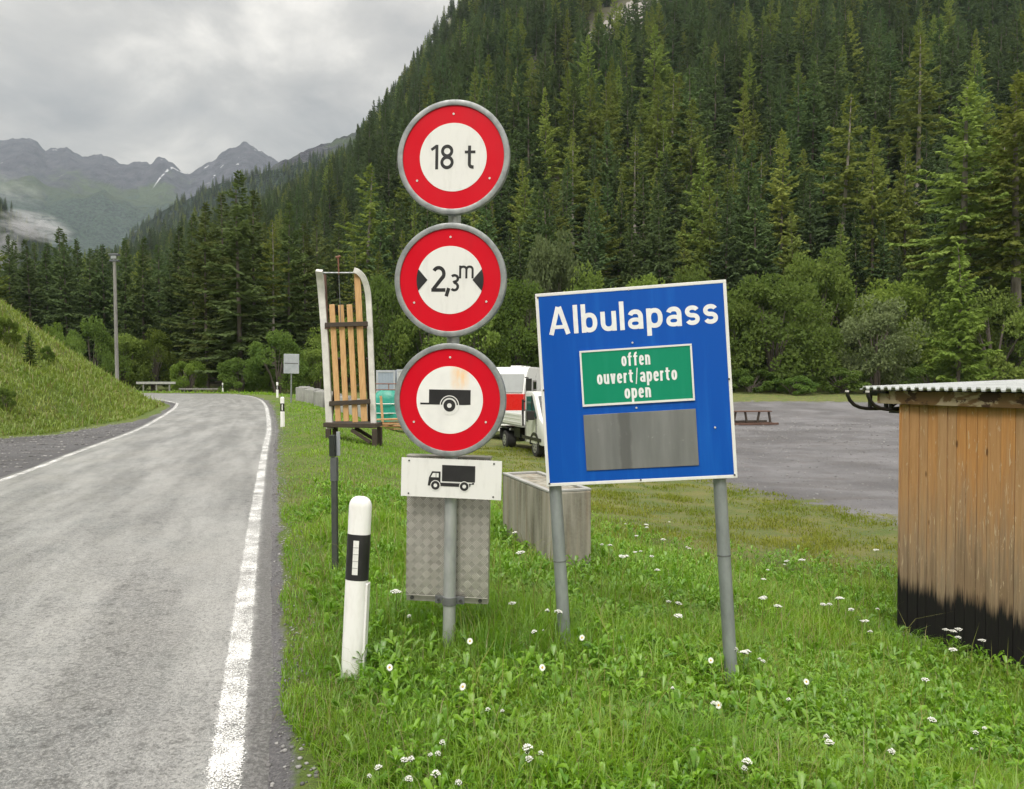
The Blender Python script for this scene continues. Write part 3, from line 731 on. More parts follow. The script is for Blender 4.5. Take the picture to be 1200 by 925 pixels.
ridge_sheet('far_mountains', [(-400, 185), (-150, 190), (0, 167), (15, 163), (32, 161), (45, 166), (58, 178), (70, 176), (82, 174), (100, 184), (122, 184), (140, 190), (165, 193), (178, 192), (188, 187), (196, 186), (205, 191), (215, 200), (224, 207), (230, 202), (236, 199), (250, 190), (262, 181), (275, 173), (290, 170), (300, 172), (312, 181), (325, 190), (345, 200), (420, 240), (600, 300), (900, 320)],
            3600, 1700, 150, far_m, 'distant grey alpine peaks with snow patches above green meadows', .075, .006, 11, nd=150, nu=560)
C_pts = [(-200, 360), (60, 335), (110, 318), (140, 296), (165, 268), (200, 244), (235, 228), (265, 216), (300, 206), (335, 198), (380, 186), (450, 178), (700, 170), (900, 170)]
B_pts = [(150, 330), (250, 262), (300, 213), (328, 192), (345, 186), (362, 177), (380, 170), (405, 160), (440, 152), (520, 140), (900, 120)]
D_pts = [(-350, 160), (-60, 218), (0, 240), (18, 254), (48, 282), (75, 300), (110, 322), (150, 345), (250, 380), (900, 420)]
ridge_sheet('rocky_ridge', B_pts, 1900, 1250, 120, ridge_m, 'rocky ridge rising behind the forest slope', .03, .006, 23)
XC, YC, ZC, TC = ridge_sheet('wooded_ridge', C_pts, 1150, 760, 60, dark_m, 'dark wooded ridge falling into the valley', .02, .003, 37)
XD, YD, ZD, TD = ridge_sheet('shaded_slope', D_pts, 780, 520, 20, dark_m, 'dark wooded slope coming down under the fog', .02, .003, 41)

# ------------------------------------------------------------------ trees
def conifer_mesh(seed, H, Rm, bare, nb, droop, dens, ragged=.3, spray=.86, pw=.80):
    g = np.random.default_rng(seed)
    V = []; T = []
    hs = bare + (1 - bare) * (np.arange(nb) / nb) ** .95
    az = np.arange(nb) * 2.399 + g.normal(0, .5, nb)
    for h, a in zip(hs, az):
        q = (h - bare) / (1 - bare)
        L = Rm * (max(0.02, 1 - q) ** pw) * (.45 + .55 * min(1, q / .12 + .35)) * (1 + ragged * g.normal()) 
        L = max(.18, min(L, Rm * 1.25))
        if g.random() < .06: L *= .35
        el = R(-droop + (droop + 38) * q ** 1.6) + g.normal(0, .1)
        z0 = h * H
        ns = max(4, int(dens * L / .17))
        s = (np.arange(ns) + g.random(ns)) / ns
        s = .10 + .90 * s ** .72
        r_ = s * L * math.cos(el); zc = z0 + s * L * math.sin(el) - .10 * L * (s * (1 - s)) * 2 + .10 * L * s ** 3
        ca, sa = math.cos(a), math.sin(a)
        for side in (-1, 1, 0):
            k = ns
            ang = a + side * (R(55) + g.normal(0, .25, k)) + (g.normal(0, .25, k) if side == 0 else 0)
            ln = spray * (.62 + .38 * (1 - s)) * (.6 + .6 * g.random(k)) * (.5 + .5 * min(1, L / Rm * 1.4)) * (1 if side else .9)
            dz = -.25 - .55 * g.random(k) if side else -.9 + .8 * g.random(k)
            if q > .85: dz = dz * .3 + .3
            dx, dy = np.cos(ang), np.sin(ang)
            nrm = np.sqrt(1 + dz * dz); dx, dy, dz = dx / nrm, dy / nrm, dz / nrm
            w = ln * (.17 + .15 * g.random(k))
            px_, py_ = r_ * ca, r_ * sa
            P = np.c_[px_, py_, zc]; Dv = np.c_[dx, dy, dz] * ln[:, None]
            rnd = g.normal(0, 1, (k, 3)); Wd = np.cross(Dv, rnd); Wd /= (np.linalg.norm(Wd, axis=1)[:, None] + 1e-9); Wd *= w[:, None]
            V.append(np.stack([P, P + Dv * .45 + Wd, P + Dv, P + Dv * .5 - Wd], 1).reshape(-1, 3))
    # leader
    for k in range(14):
        a = g.random() * 6.28; z = H * (.97 + .035 * k / 14); d = np.array([math.cos(a) * .25, math.sin(a) * .25, .32]); w = np.array([-math.sin(a), math.cos(a), 0]) * .06
        p = np.array([0, 0, z]); V.append(np.array([p, p + d * .5 + w, p + d, p + d * .5 - w]))
    V = np.concatenate(V); F = np.arange(len(V)).reshape(-1, 4)
    return V, F
def mk_mesh_only(name, V, F, mat):
    o = npmesh(name, V, F, mat); me = o.data; bpy.data.objects.remove(o); return me
def trunk_mb(H, r, seed, bend=.2, stubs=0):
    g = random.Random(seed); mb = MB()
    n = 8; ph = g.random() * 6
    P = [(bend * math.sin(ph + 2.5 * k / n) * k / n - bend * math.sin(ph) * 0, bend * math.cos(ph + 2 * k / n) * k / n, H * k / n * .99 - (.6 if k == 0 else 0)) for k in range(n + 1)]
    mb.tube(P, [r * (1.25 if k == 0 else 1) * (1 - .92 * k / n) + .012 for k in range(n + 1)], 8)
    for k in range(stubs):
        h = H * (.08 + .5 * g.random()); a = g.random() * 6.28; L = .5 + 1.1 * g.random()
        mb.tube([(0, 0, h), (math.cos(a) * L * .6, math.sin(a) * L * .6, h - .1), (math.cos(a) * L, math.sin(a) * L, h - .35 * g.random())], [.035, .02, .008], 4)
    return mb
CON = {}     # kind -> list of (crown mesh, trunk mesh, height)
def reg(kind, seed, H, Rm, bare, nb, droop, dens, mat, tr, stubs=0, bark=None, **k):
    V, F = conifer_mesh(seed, H, Rm, bare, nb, droop, dens, **k)
    cm = mk_mesh_only(kind + '_crown', V, F, mat)
    o = trunk_mb(H, tr, seed, .25, stubs).build('trunk', bark or bark_m, smooth=True); tm = o.data; bpy.data.objects.remove(o)
    CON.setdefault(kind, []).append((cm, tm, H))
for s_ in range(3): reg('spruce', 100 + s_, 22, 3.3 + .3 * s_, .05, 190, 24, 1.35, spruce_m, .26, 6)
for s_ in range(2): reg('tall_spruce', 120 + s_, 25, 3.0, .26, 160, 22, 1.35, spruce_m, .28, 16)
for s_ in range(3): reg('larch', 140 + s_, 23, 3.1 + .3 * s_, .10, 165, 16, 1.15, larch_m, .20, 8, ragged=.4, spray=.84)
for s_ in range(3): reg('dark_larch', 150 + s_, 23, 3.1 + .3 * s_, .10, 175, 20, 1.25, dark_larch_m, .20, 8, ragged=.4, spray=.80)
for s_ in range(2): reg('bare_larch', 160 + s_, 26, 2.5, .50, 95, 14, .95, larch_m, .29, 26, ragged=.5, spray=.8, bark=pale_bark_m)
for s_ in range(2): reg('big_larch', 170 + s_, 25, 4.1, .40, 190, 26, 1.15, larch_m, .42, 18, ragged=.45, spray=.72, bark=mid_bark_m)
reg('young_larch', 181, 9, 1.9, .07, 120, 4, 1.8, bright_m, .10, 2, ragged=.25, spray=.55)
def plant_tree(kind, idx, x, y, h, rz, name, label, cat='tree', group=None, lean=(0, 0), fat=1.0):
    cm, tm, H = CON[kind][idx % len(CON[kind])]; s = h / H
    t = thing(name, label, cat, (x, y, gz(x, y) - .05), (lean[0], lean[1], rz), group); t.scale = (s * fat, s * fat, s)
    for nm, me in (('crown', cm), ('trunk', tm)):
        o = bpy.data.objects.new(nm, me); COL.objects.link(o); o.parent = t
    return t
def hero(kind, idx, px, ytop, Y, name, label, fat=1.0, lean=(0, 0), group=None):
    x = (px - 600) / FPX * Y; top = pt(px, ytop, Y).z
    return plant_tree(kind, idx, x, Y, max(3, top - gz(x, Y)), random.random() * 6.28, name, label, 'tree', group, lean, fat)

TREE_XY = []
G_SP = 'conifers of the forest edge'
bigs = [  # kind, idx, px, ytop, depth, name, label, fat
    ('larch', 0, 282, 202, 70, 'larch_tree', 'tallest broad dark larch standing behind the bend, close to the giant sledge', 1.45),
    ('larch', 1, 243, 238, 74, 'larch_tree', 'tall larch crowding the broadest larch on its roadward flank', 1.25),
    ('larch', 2, 228, 252, 84, 'larch_tree', 'narrow larch half hidden between two taller larches behind the bend', 1.1),
    ('larch', 1, 340, 238, 78, 'larch_tree', 'open larch with a long pale trunk above the grey sign back', 1.15),
    ('larch', 2, 374, 243, 92, 'larch_tree', 'larch rising right behind the giant sledge', 1.0),
    ('bare_larch', 0, 428, 196, 95, 'larch_tree', 'thin leaning larch with bare pale trunk between sledge and round signs', 1.3),
    ('spruce', 0, 72, 268, 92, 'spruce_tree', 'pointed spruce overtopping the green hillside by the road', 1.15),
    ('spruce', 1, 92, 281, 98, 'spruce_tree', 'spruce beside the tall wooden pole, hill side', 1.0),
    ('spruce', 2, 122, 288, 88, 'spruce_tree', 'dark spruce straight behind the tall wooden pole', 1.1),
    ('spruce', 0, 148, 280, 84, 'spruce_tree', 'dense spruce just past the tall wooden pole', 1.05),
    ('spruce', 1, 170, 279, 82, 'spruce_tree', 'conical spruce in the middle of the stand behind the guard rail', 1.1),
    ('spruce', 2, 200, 300, 90, 'spruce_tree', 'shorter spruce with bare lower trunk behind the guard rail', .9),
    ('larch', 0, 728, 204, 106, 'larch_tree', 'slim conical larch above the blue sign, first of a row of three', .85),
    ('bare_larch', 1, 744, 150, 112, 'larch_tree', 'tall sparse larch with bare trunk above the blue sign', 1.1),
    ('larch', 2, 768, 202, 104, 'larch_tree', 'slim bright larch above the name on the blue sign', .8),
    ('bare_larch', 0, 786, 86, 128, 'larch_tree', 'very tall larch with pale crown high above the blue sign', 1.2),
    ('larch', 1, 822, 168, 100, 'larch_tree', 'conical light green larch above the blue sign corner', 1.0),
    ('larch', 0, 915, 154, 98, 'larch_tree', 'broad light green larch over the round bushes by the lot', 1.15),
    ('tall_spruce', 0, 950, 74, 125, 'spruce_tree', 'tall spruce with long bare trunk behind the broad light larch', 1.0),
    ('bare_larch', 1, 978, 114, 100, 'larch_tree', 'larch with slanting pale bare trunk above the sledge runners', 1.3),
    ('larch', 2, 1022, 150, 92, 'larch_tree', 'sparse olive larch with crooked dead branches above the gravel lot', .95),
    ('bare_larch', 0, 1072, 40, 118, 'larch_tree', 'larch with yellowish top and straight pale trunk over the shed', 1.3),
    ('larch', 1, 1060, 158, 94, 'larch_tree', 'medium larch in full needle above the shed roof corner', .95),
    ('big_larch', 1, 1120, 104, 78, 'larch_tree', 'big drooping conifer with thick leaning trunk behind the shed', 1.2),
    ('big_larch', 0, 1190, 86, 74, 'larch_tree', 'big yellow green conifer with dark trunk at the forest edge over the shed', 1.15),
    ('larch', 0, 1160, 150, 88, 'larch_tree', 'shaded larch between the two big conifers over the shed', 1.0),
    ('young_larch', 0, 1122, 288, 66, 'young_larch_tree', 'young bright green larch standing out before the forest behind the shed', 1.1),
    ('larch', 2, 612, 188, 110, 'larch_tree', 'larch peeping out beside the topmost round sign', .9),
    ('larch', 1, 668, 160, 122, 'larch_tree', 'larch between the round signs and the blue sign', .9),
    ('larch', 0, 486, 236, 108, 'larch_tree', 'yellowish larch half hidden by the middle round sign', .8),
    ('larch', 0, 262, 226, 78, 'larch_tree', 'dark larch filling the gap on the hill side of the broadest larch', 1.35),
    ('larch', 2, 300, 224, 80, 'larch_tree', 'dark larch on the sledge side of the broadest larch', 1.35),
    ('larch', 1, 357, 262, 84, 'larch_tree', 'shorter larch above the line of concrete blocks', 1.2),
    ('larch', 0, 396, 262, 96, 'larch_tree', 'larch behind the top bar of the giant sledge', 1.1),
    ('spruce', 1, 212, 266, 88, 'spruce_tree', 'spruce just behind the bright green bush by the bend', 1.15),
    ('spruce', 0, 186, 288, 94, 'spruce_tree', 'spruce between the guard rail and the bright green bush', 1.2),
    ('spruce', 2, 108, 292, 92, 'spruce_tree', 'spruce crowding the foot of the tall wooden pole', 1.25),
    ('spruce', 1, 56, 296, 100, 'spruce_tree', 'spruce low behind the crest, hill side of the pointed spruce', 1.25),
    ('spruce', 0, 36, 306, 106, 'spruce_tree', 'spruce behind the upper part of the green hillside', 1.25),
    ('spruce', 2, 14, 312, 112, 'spruce_tree', 'spruce at the picture edge behind the hillside', 1.25),
    ('bare_larch', 1, 320, 258, 75, 'larch_tree', 'thin bare stemmed larch beside the broadest larch', .9),
]
for (kd, ix, px, yt, Y, nm, lb, fat) in bigs:
    if kd == 'larch' and px < 430: kd = 'dark_larch'
    ln = (0, R(-3)) if 'leaning' in lb or 'slanting' in lb else (0, 0)
    hero(kd, ix, px, yt, Y, nm, lb, fat, ln); TREE_XY.append(((px - 600) / FPX * Y, Y))
# the rest of the forest
def sample_forest(n, d_lo, d_hi, px_lo, px_hi, seed, minsp):
    g = np.random.default_rng(seed); pts_ = []; grid = {}
    tries = 0
    px = g.uniform(px_lo, px_hi, n * 6); D = np.sqrt(g.uniform(d_lo ** 2, d_hi ** 2, n * 6))
    for a, d in zip(px, D):
        x = (a - 600) / FPX * d; k = (int(x // minsp), int(d // minsp)); ok = True
        for i in (-1, 0, 1):
            for j in (-1, 0, 1):
                for q in grid.get((k[0] + i, k[1] + j), ()):
                    if (q[0] - x) ** 2 + (q[1] - d) ** 2 < minsp ** 2: ok = False
        if ok: grid.setdefault(k, []).append((x, d)); pts_.append((x, d, a))
        if len(pts_) >= n: break
    return pts_
near_f = []
for (x, y, a) in sample_forest(330, 84, 122, -40, 1290, 5, 3.6) :
    if all((x - q[0]) ** 2 + (y - q[1]) ** 2 > 6 for q in TREE_XY): near_f.append((x, y, a))
near_f = near_f[:262]
gg = random.Random(3)
for (x, y, a) in near_f:
    leftish = a < 420
    r_ = gg.random()
    kd = 'spruce' if r_ < .5 else 'tall_spruce' if r_ < .8 else 'larch' if r_ < .92 else 'bare_larch'
    h = gg.uniform(15, 24) if not leftish else gg.uniform(12, 19)
    nm = 'spruce_tree' if 'spruce' in kd else 'larch_tree'
    lb = {'spruce': 'dark full spruce in the dense forest at the foot of the mountain', 'tall_spruce': 'dark spruce with bare lower trunk in the dense forest',
          'larch': 'olive green larch in the dense forest at the foot of the mountain', 'bare_larch': 'sparse larch with bare trunk inside the dense forest'}[kd]
    plant_tree(kd, gg.randrange(3), x, y, h, gg.random() * 6.28, nm, lb, 'tree', {'spruce': 'full spruces of the forest', 'tall_spruce': 'bare trunked spruces of the forest', 'larch': 'full larches of the forest', 'bare_larch': 'bare trunked larches of the forest'}[kd], (gg.gauss(0, .02), gg.gauss(0, .02)), gg.uniform(.85, 1.25))

def scree_mask(px, z, y, wide=1.0):
    yp = 445 - FPX * (z - EYE) / np.maximum(y, 1)
    c = 768 - 1.25 * np.maximum(yp, -30)
    return (np.abs(px - c) < 17 * wide) & (yp < 95) & (y > 150)
def forest_stuff():
    P = []; S = []; RZ = []; K = []
    g = np.random.default_rng(11)
    pts_ = sample_forest(8200, 118, 680, -260, 1420, 21, 5.0)
    A = np.array([(p[0], p[1]) for p in pts_]); gp = ground_parts(A[:, 0], A[:, 1]); z = gp['z']; t = gp['t']; px = np.array([p[2] for p in pts_])
    keep = np.ones(len(A), bool)
    clear = fbm(A[:, 0] / 38, A[:, 1] / 38, 3, 77)
    keep &= ~((t > .72) & (px > 330) & (px < 620) & (clear > .56))          # clearings near the ridge
    keep &= ~(scree_mask(px, z, A[:, 1], 2.3) > .5)  # scree chute
    keep &= t < 1.03
    A, z, t, px = A[keep], z[keep], t[keep], px[keep]
    h = g.uniform(13, 30, len(A)) * (1 - .42 * sstep(.55, 1, t)); h = np.where(px < 420, h * .8, h)
    P.append(np.c_[A, z - .2]); S.append(h)
    for (XX, YY, ZZ, TT, n, hs) in ((XC, YC, ZC, TC, 6000, 16), (XD, YD, ZD, TD, 4500, 15)):
        i = g.integers(int(TT.shape[0] * .45), 91, n); j = g.integers(0, TT.shape[1], n)
        ok = (i < TT.shape[0]); i, j = np.clip(i, 0, TT.shape[0] - 1), j
        jit = g.normal(0, 1.5, (n, 3)) * (1, 1, 0)
        Q = np.c_[XX[i, j], YY[i, j], ZZ[i, j] - .5] + jit
        pxx = 600 + FPX * Q[:, 0] / Q[:, 1]; m = (pxx > -120) & (pxx < 560)
        P.append(Q[m]); S.append(g.uniform(.6, 1.1, m.sum()) * hs)
    P = np.concatenate(P); S = np.concatenate(S); n = len(P)
    kinds = ['spruce', 'tall_spruce', 'larch', 'spruce', 'larch']
    K = g.choice(5, n, p=[.34, .16, .14, .28, .08])
    me = bpy.data.meshes.new('forest'); me.vertices.add(n); me.vertices.foreach_set('co', P.astype(np.float32).ravel())
    for nm, a in (('rz', g.uniform(0, 6.28, n)), ('h', S), ('w', g.uniform(.85, 1.25, n))):
        me.attributes.new(nm, 'FLOAT', 'POINT').data.foreach_set('value', a.astype(np.float32))
    me.attributes.new('k', 'INT', 'POINT').data.foreach_set('value', K.astype(np.int32)); me.update()
    o = bpy.data.objects.new('forest', me); COL.objects.link(o)
    tag(o, 'dense conifer forest covering the mountain slopes', 'forest', kind='stuff')
    ng = bpy.data.node_groups.new('forest_scatter', 'GeometryNodeTree')
    ng.interface.new_socket('Geometry', in_out='INPUT', socket_type='NodeSocketGeometry'); ng.interface.new_socket('Geometry', in_out='OUTPUT', socket_type='NodeSocketGeometry')
    N = ng.nodes; Lk = ng.links; gi = N.new('NodeGroupInput'); go = N.new('NodeGroupOutput'); jn = N.new('GeometryNodeJoinGeometry')
    m2p = N.new('GeometryNodeMeshToPoints'); Lk.new(gi.outputs[0], m2p.inputs[0])
    def at(nm, ty):
        a = N.new('GeometryNodeInputNamedAttribute'); a.data_type = ty; a.inputs['Name'].default_value = nm; return a.outputs[0]
    rot = N.new('ShaderNodeCombineXYZ'); Lk.new(at('rz', 'FLOAT'), rot.inputs[2])
    # one real tree of each sort is the pattern
    src = {}
    for ob in COL.objects:
        if ob.type == 'MESH' and ob.name.startswith(('crown', 'trunk')): src.setdefault(ob.data.name, ob)
    pat = [('spruce', 0), ('tall_spruce', 0), ('larch', 0), ('spruce', 1), ('larch', 2)]
    for ki, (kd, ix) in enumerate(pat):
        cm, tm, H = CON[kd][ix]
        eq = N.new('FunctionNodeCompare'); eq.data_type = 'INT'; eq.operation = 'EQUAL'; Lk.new(at('k', 'INT'), eq.inputs['A'] if 'A' in eq.inputs else eq.inputs[2])
        ints = [s for s in eq.inputs if s.type == 'INT']; Lk.new(at('k', 'INT'), ints[0]); ints[1].default_value = ki
        hd = N.new('ShaderNodeMath'); hd.operation = 'DIVIDE'; Lk.new(at('h', 'FLOAT'), hd.inputs[0]); hd.inputs[1].default_value = H
        wd = N.new('ShaderNodeMath'); wd.operation = 'MULTIPLY'; Lk.new(hd.outputs[0], wd.inputs[0]); Lk.new(at('w', 'FLOAT'), wd.inputs[1])
        sc = N.new('ShaderNodeCombineXYZ'); Lk.new(wd.outputs[0], sc.inputs[0]); Lk.new(wd.outputs[0], sc.inputs[1]); Lk.new(hd.outputs[0], sc.inputs[2])
        for me_ in (cm, tm):
            oi = N.new('GeometryNodeObjectInfo'); oi.transform_space = 'ORIGINAL'; oi.inputs[0].default_value = src[me_.name]; oi.inputs[1].default_value = True
            ip = N.new('GeometryNodeInstanceOnPoints'); Lk.new(m2p.outputs[0], ip.inputs['Points']); Lk.new(oi.outputs['Geometry'], ip.inputs['Instance'])
            Lk.new(eq.outputs[0], ip.inputs['Selection']); Lk.new(rot.outputs[0], ip.inputs['Rotation']); Lk.new(sc.outputs[0], ip.inputs['Scale'])
            Lk.new(ip.outputs[0], jn.inputs[0])
    Lk.new(jn.outputs[0], go.inputs[0])
    md = o.modifiers.new('scatter', 'NODES'); md.node_group = ng
forest_stuff()

# broad-leaved trees and bushes
def bush_mesh(seed, H, Wd, leaves, leaf, lobes):
    g = np.random.default_rng(seed); cl = []
    for k in range(lobes):
        a = g.uniform(0, 6.28); q = g.random() ** .7; zc = g.uniform(.10, .93); q = q * (1.45 if k % 6 == 0 else 1)
        rad = Wd * .5 * math.sin(math.pi * min(.97, .18 + .8 * zc)) ** .7 * (.35 + .65 * q)
        cl.append((math.cos(a) * rad, math.sin(a) * rad, zc * H, g.uniform(.055, .19) * H))
    n = leaves // lobes; V = []
    for (x, y, z, r) in cl:
        d = g.normal(0, 1, (n, 3)); d /= np.linalg.norm(d, axis=1)[:, None]
        rr = r * (.45 + .62 * g.random(n) ** .5)
        P = np.c_[x, y, z] + d * rr[:, None] * (1, 1, .8)
        P[:, 2] = np.maximum(P[:, 2], .05)
        a = d * .6 + g.normal(0, .8, (n, 3)); a /= np.linalg.norm(a, axis=1)[:, None]; b = np.cross(a, g.normal(0, 1, (n, 3))); b /= np.linalg.norm(b, axis=1)[:, None]
        L = leaf * g.uniform(.6, 1.4, n)[:, None]
        V.append(np.stack([P, P + a * L * .5 + b * L * .32, P + a * L, P + a * L * .5 - b * L * .32], 1).reshape(-1, 3))
    V = np.concatenate(V); return V, np.arange(len(V)).reshape(-1, 4), cl
BUSH = []
for s_, (H, W_, nl, lf, lb_) in enumerate([(8, 8, 15000, .26, 60), (6, 7.5, 13000, .22, 46), (7, 6, 12000, .24, 44), (4, 5.5, 9000, .2, 34)]):
    V, F, cl = bush_mesh(300 + s_, H, W_, nl, lf, lb_)
    meshes = {m.name: mk_mesh_only('crown_' + m.name, V, F, m) for m in (broad_m, bright_m, pale_m)}
    mb = MB(); g = random.Random(s_)
    for c in sorted(cl, key=lambda c: -c[2])[:14]:
        mb.tube([(g.gauss(0, .15), g.gauss(0, .15), -.3), (c[0] * .35, c[1] * .35, c[2] * .45), (c[0] * .8, c[1] * .8, c[2] * .85)], [.11, .07, .02], 6)
    o = mb.build('trunk', bark_m, smooth=True); tm = o.data; bpy.data.objects.remove(o)
    BUSH.append((meshes, tm, H, W_))
def bush(ix, px, ytop, Y, wpx, mat, name, label, group=None):
    x = (px - 600) / FPX * Y; z0 = gz(x, Y); h = max(.6, pt(px, ytop, Y).z - z0); w = wpx / FPX * Y
    meshes, tm, H, W_ = BUSH[ix]
    t = thing(name, label, 'bush' if 'bush' in name or 'shrub' in name else 'tree', (x, Y, z0 - .05), (0, 0, random.random() * 6.28), group); t.scale = (w / W_, w / W_, h / H)
    for nm, me in (('crown', meshes[mat.name]), ('trunk', tm)):
        o = bpy.data.objects.new(nm, me); COL.objects.link(o); o.parent = t
    return t
for a in [
    (0, 905, 318, 72, 130, broad_m, 'broadleaf_tree', 'largest round green tree at the edge of the gravel lot'),
    (1, 850, 340, 74, 110, broad_m, 'broadleaf_tree', 'wide green tree partly covered by the blue sign edge'),
    (1, 1025, 352, 70, 105, pale_m, 'broadleaf_tree', 'grey green willow at the lot edge behind the sledge runners'),
    (2, 955, 296, 80, 90, broad_m, 'broadleaf_tree', 'taller broadleaf tree behind the round tree and the willow'),
    (2, 1045, 330, 77, 90, bright_m, 'broadleaf_tree', 'light green broadleaf tree behind the grey green willow'),
    (0, 1085, 318, 80, 90, broad_m, 'broadleaf_tree', 'broadleaf tree between the willow and the young bright larch'),
    (1, 1165, 345, 72, 110, broad_m, 'broadleaf_tree', 'dark broadleaf tree over the shed roof'),
    (1, 1240, 340, 70, 120, broad_m, 'broadleaf_tree', 'dark broadleaf tree under the big yellow green conifer'),
    (2, 648, 276, 76, 72, pale_m, 'broadleaf_tree', 'pale green broadleaf tree between round signs and blue sign'),
    (1, 690, 318, 74, 90, broad_m, 'broadleaf_tree', 'broadleaf tree peeking over the top edge of the blue sign, beside the pale one'),
    (0, 745, 322, 76, 90, bright_m, 'broadleaf_tree', 'light broadleaf tree just over the first letters of the blue sign'),
    (1, 810, 318, 78, 90, broad_m, 'broadleaf_tree', 'broadleaf tree just over the last letters of the blue sign'),
    (0, 612, 330, 72, 100, broad_m, 'broadleaf_tree', 'dark broadleaf tree behind the lowest round sign'),
    (1, 560, 338, 70, 110, broad_m, 'broadleaf_tree', 'dark broadleaf tree behind the white camper'),
    (0, 455, 322, 72, 80, broad_m, 'broadleaf_tree', 'dark broadleaf tree between giant sledge and round signs'),
    (1, 500, 345, 72, 90, broad_m, 'broadleaf_tree', 'dark broadleaf tree above the white container'),
    (2, 405, 372, 74, 70, bright_m, 'broadleaf_tree', 'light green tree showing between the sledge slats'),
    (1, 372, 400, 68, 70, broad_m, 'broadleaf_tree', 'dark bush-like tree beside the sledge runner'),
    (1, 325, 390, 66, 75, broad_m, 'broadleaf_tree', 'broadleaf tree behind the grey sign back'),
    (3, 280, 420, 66, 60, broad_m, 'leafy_bush', 'dark bush under the broadest larch'),
    (3, 222, 422, 68, 46, bright_m, 'leafy_bush', 'bright green bush in the clearing behind the guard rail'),
    (1, 180, 388, 72, 60, broad_m, 'leafy_bush', 'dark tall bush behind the guard rail end'),
    (2, 148, 392, 70, 50, broad_m, 'leafy_bush', 'dark bush right of the tall wooden pole foot'),
    (1, 108, 375, 66, 60, broad_m, 'leafy_bush', 'bush behind the hillside crest near the wooden pole'),
    (2, 62, 380, 58, 36, bright_m, 'leafy_bush', 'small light bush on the crest of the green hillside'),
    (2, 78, 392, 56, 36, broad_m, 'leafy_bush', 'bush just behind the grassy crest, left of the wooden pole'),
    (3, 930, 440, 67, 50, broad_m, 'leafy_bush', 'low bush at the foot of the largest round tree'),
    (3, 985, 430, 69, 70, broad_m, 'leafy_bush', 'low dark bush between the round tree and the willow'),
    (3, 880, 432, 70, 70, broad_m, 'leafy_bush', 'low dark bush near the blue sign edge'),
    (3, 1090, 425, 68, 60, broad_m, 'leafy_bush', 'low bush beside the young bright larch'),
]: bush(*a)
# scrub on the hillside
hs_ = [(10, 405, 20, 26, 34, 'dark_shrub', 'dark shrub at the picture edge of the green hillside'), (35, 428, 24, 28, 42, 'dark_shrub', 'small dark young conifer standing alone on the hillside'),
       (6, 478, 18.5, 24, 22, 'dark_shrub', 'low dark shrub near the foot of the hillside'), (55, 424, 25, 16, 20, 'dark_shrub', 'tiny shrub beside the lone hillside shrub')]
for (px, yb, Y, w, hpx, nm, lb) in hs_:
    X_, Y_ = ground_hit(px, yb); h = hpx / FPX * Y_
    if 'conifer' in lb: plant_tree('spruce', 1, X_, Y_, h, 1.0, 'young_spruce', lb, 'tree', fat=1.5); continue
    t = bush(3, px, yb - hpx, Y_, w, broad_m, nm, lb)

# ------------------------------------------------------------------ fog wisps and haze
def fog_mat(name, dens, sc):
    t = NT(name); v = t.coord('Object'); g = t.n('ShaderNodeTexCoord').outputs['Object']
    n = t.noise(t.coord('Object', (1.0, 1.0, 1.6)), sc, 6, .65, .6)
    ln = t.n('ShaderNodeVectorMath', {0: v}, operation='LENGTH').outputs['Value']
    d = t.math('MULTIPLY', t.ramp(n, .46, .66), t.ramp(ln, .35, .95, 1, 0))
    pv = t.n('ShaderNodeVolumePrincipled', {'Color': (.93, .95, .98), 'Density': t.math('MULTIPLY', d, dens), 'Anisotropy': .1})
    t.t.links.new(pv.outputs[0], t.o.inputs['Volume']); return t.m
for (px, py, Y, a, b, c, dn) in ((42, 266, 500, 26, 24, 12, .17), (0, 290, 470, 15, 18, 22, .09), (15, 222, 1500, 70, 90, 40, .006)):
    bm = bmesh.new(); bmesh.ops.create_icosphere(bm, subdivisions=3, radius=1); me = bpy.data.meshes.new('fog'); bm.to_mesh(me); bm.free()
    me.materials.append(fog_mat('drifting_fog', dn, 2.0)); o = bpy.data.objects.new('fog', me); COL.objects.link(o)
    o.location = pt(px, py, Y); o.scale = (a, b, c); o.rotation_euler = (0, R(12), 0)
    tag(o, 'white wisp of fog drifting before the valley slopes', 'fog', kind='stuff')
t = NT('pale_air'); pv = t.n('ShaderNodeVolumePrincipled', {'Color': (.72, .86, 1.0), 'Density': HAZE_DENSITY, 'Anisotropy': 0.0})
t.t.links.new(pv.outputs[0], t.o.inputs['Volume'])
mb = MB(); mb.box((0, 1500, 620), (9000, 7000, 1500)); hz_o = mb.build('haze', t.m); tag(hz_o, 'thin pale mountain air over the whole valley', 'haze', kind='stuff')

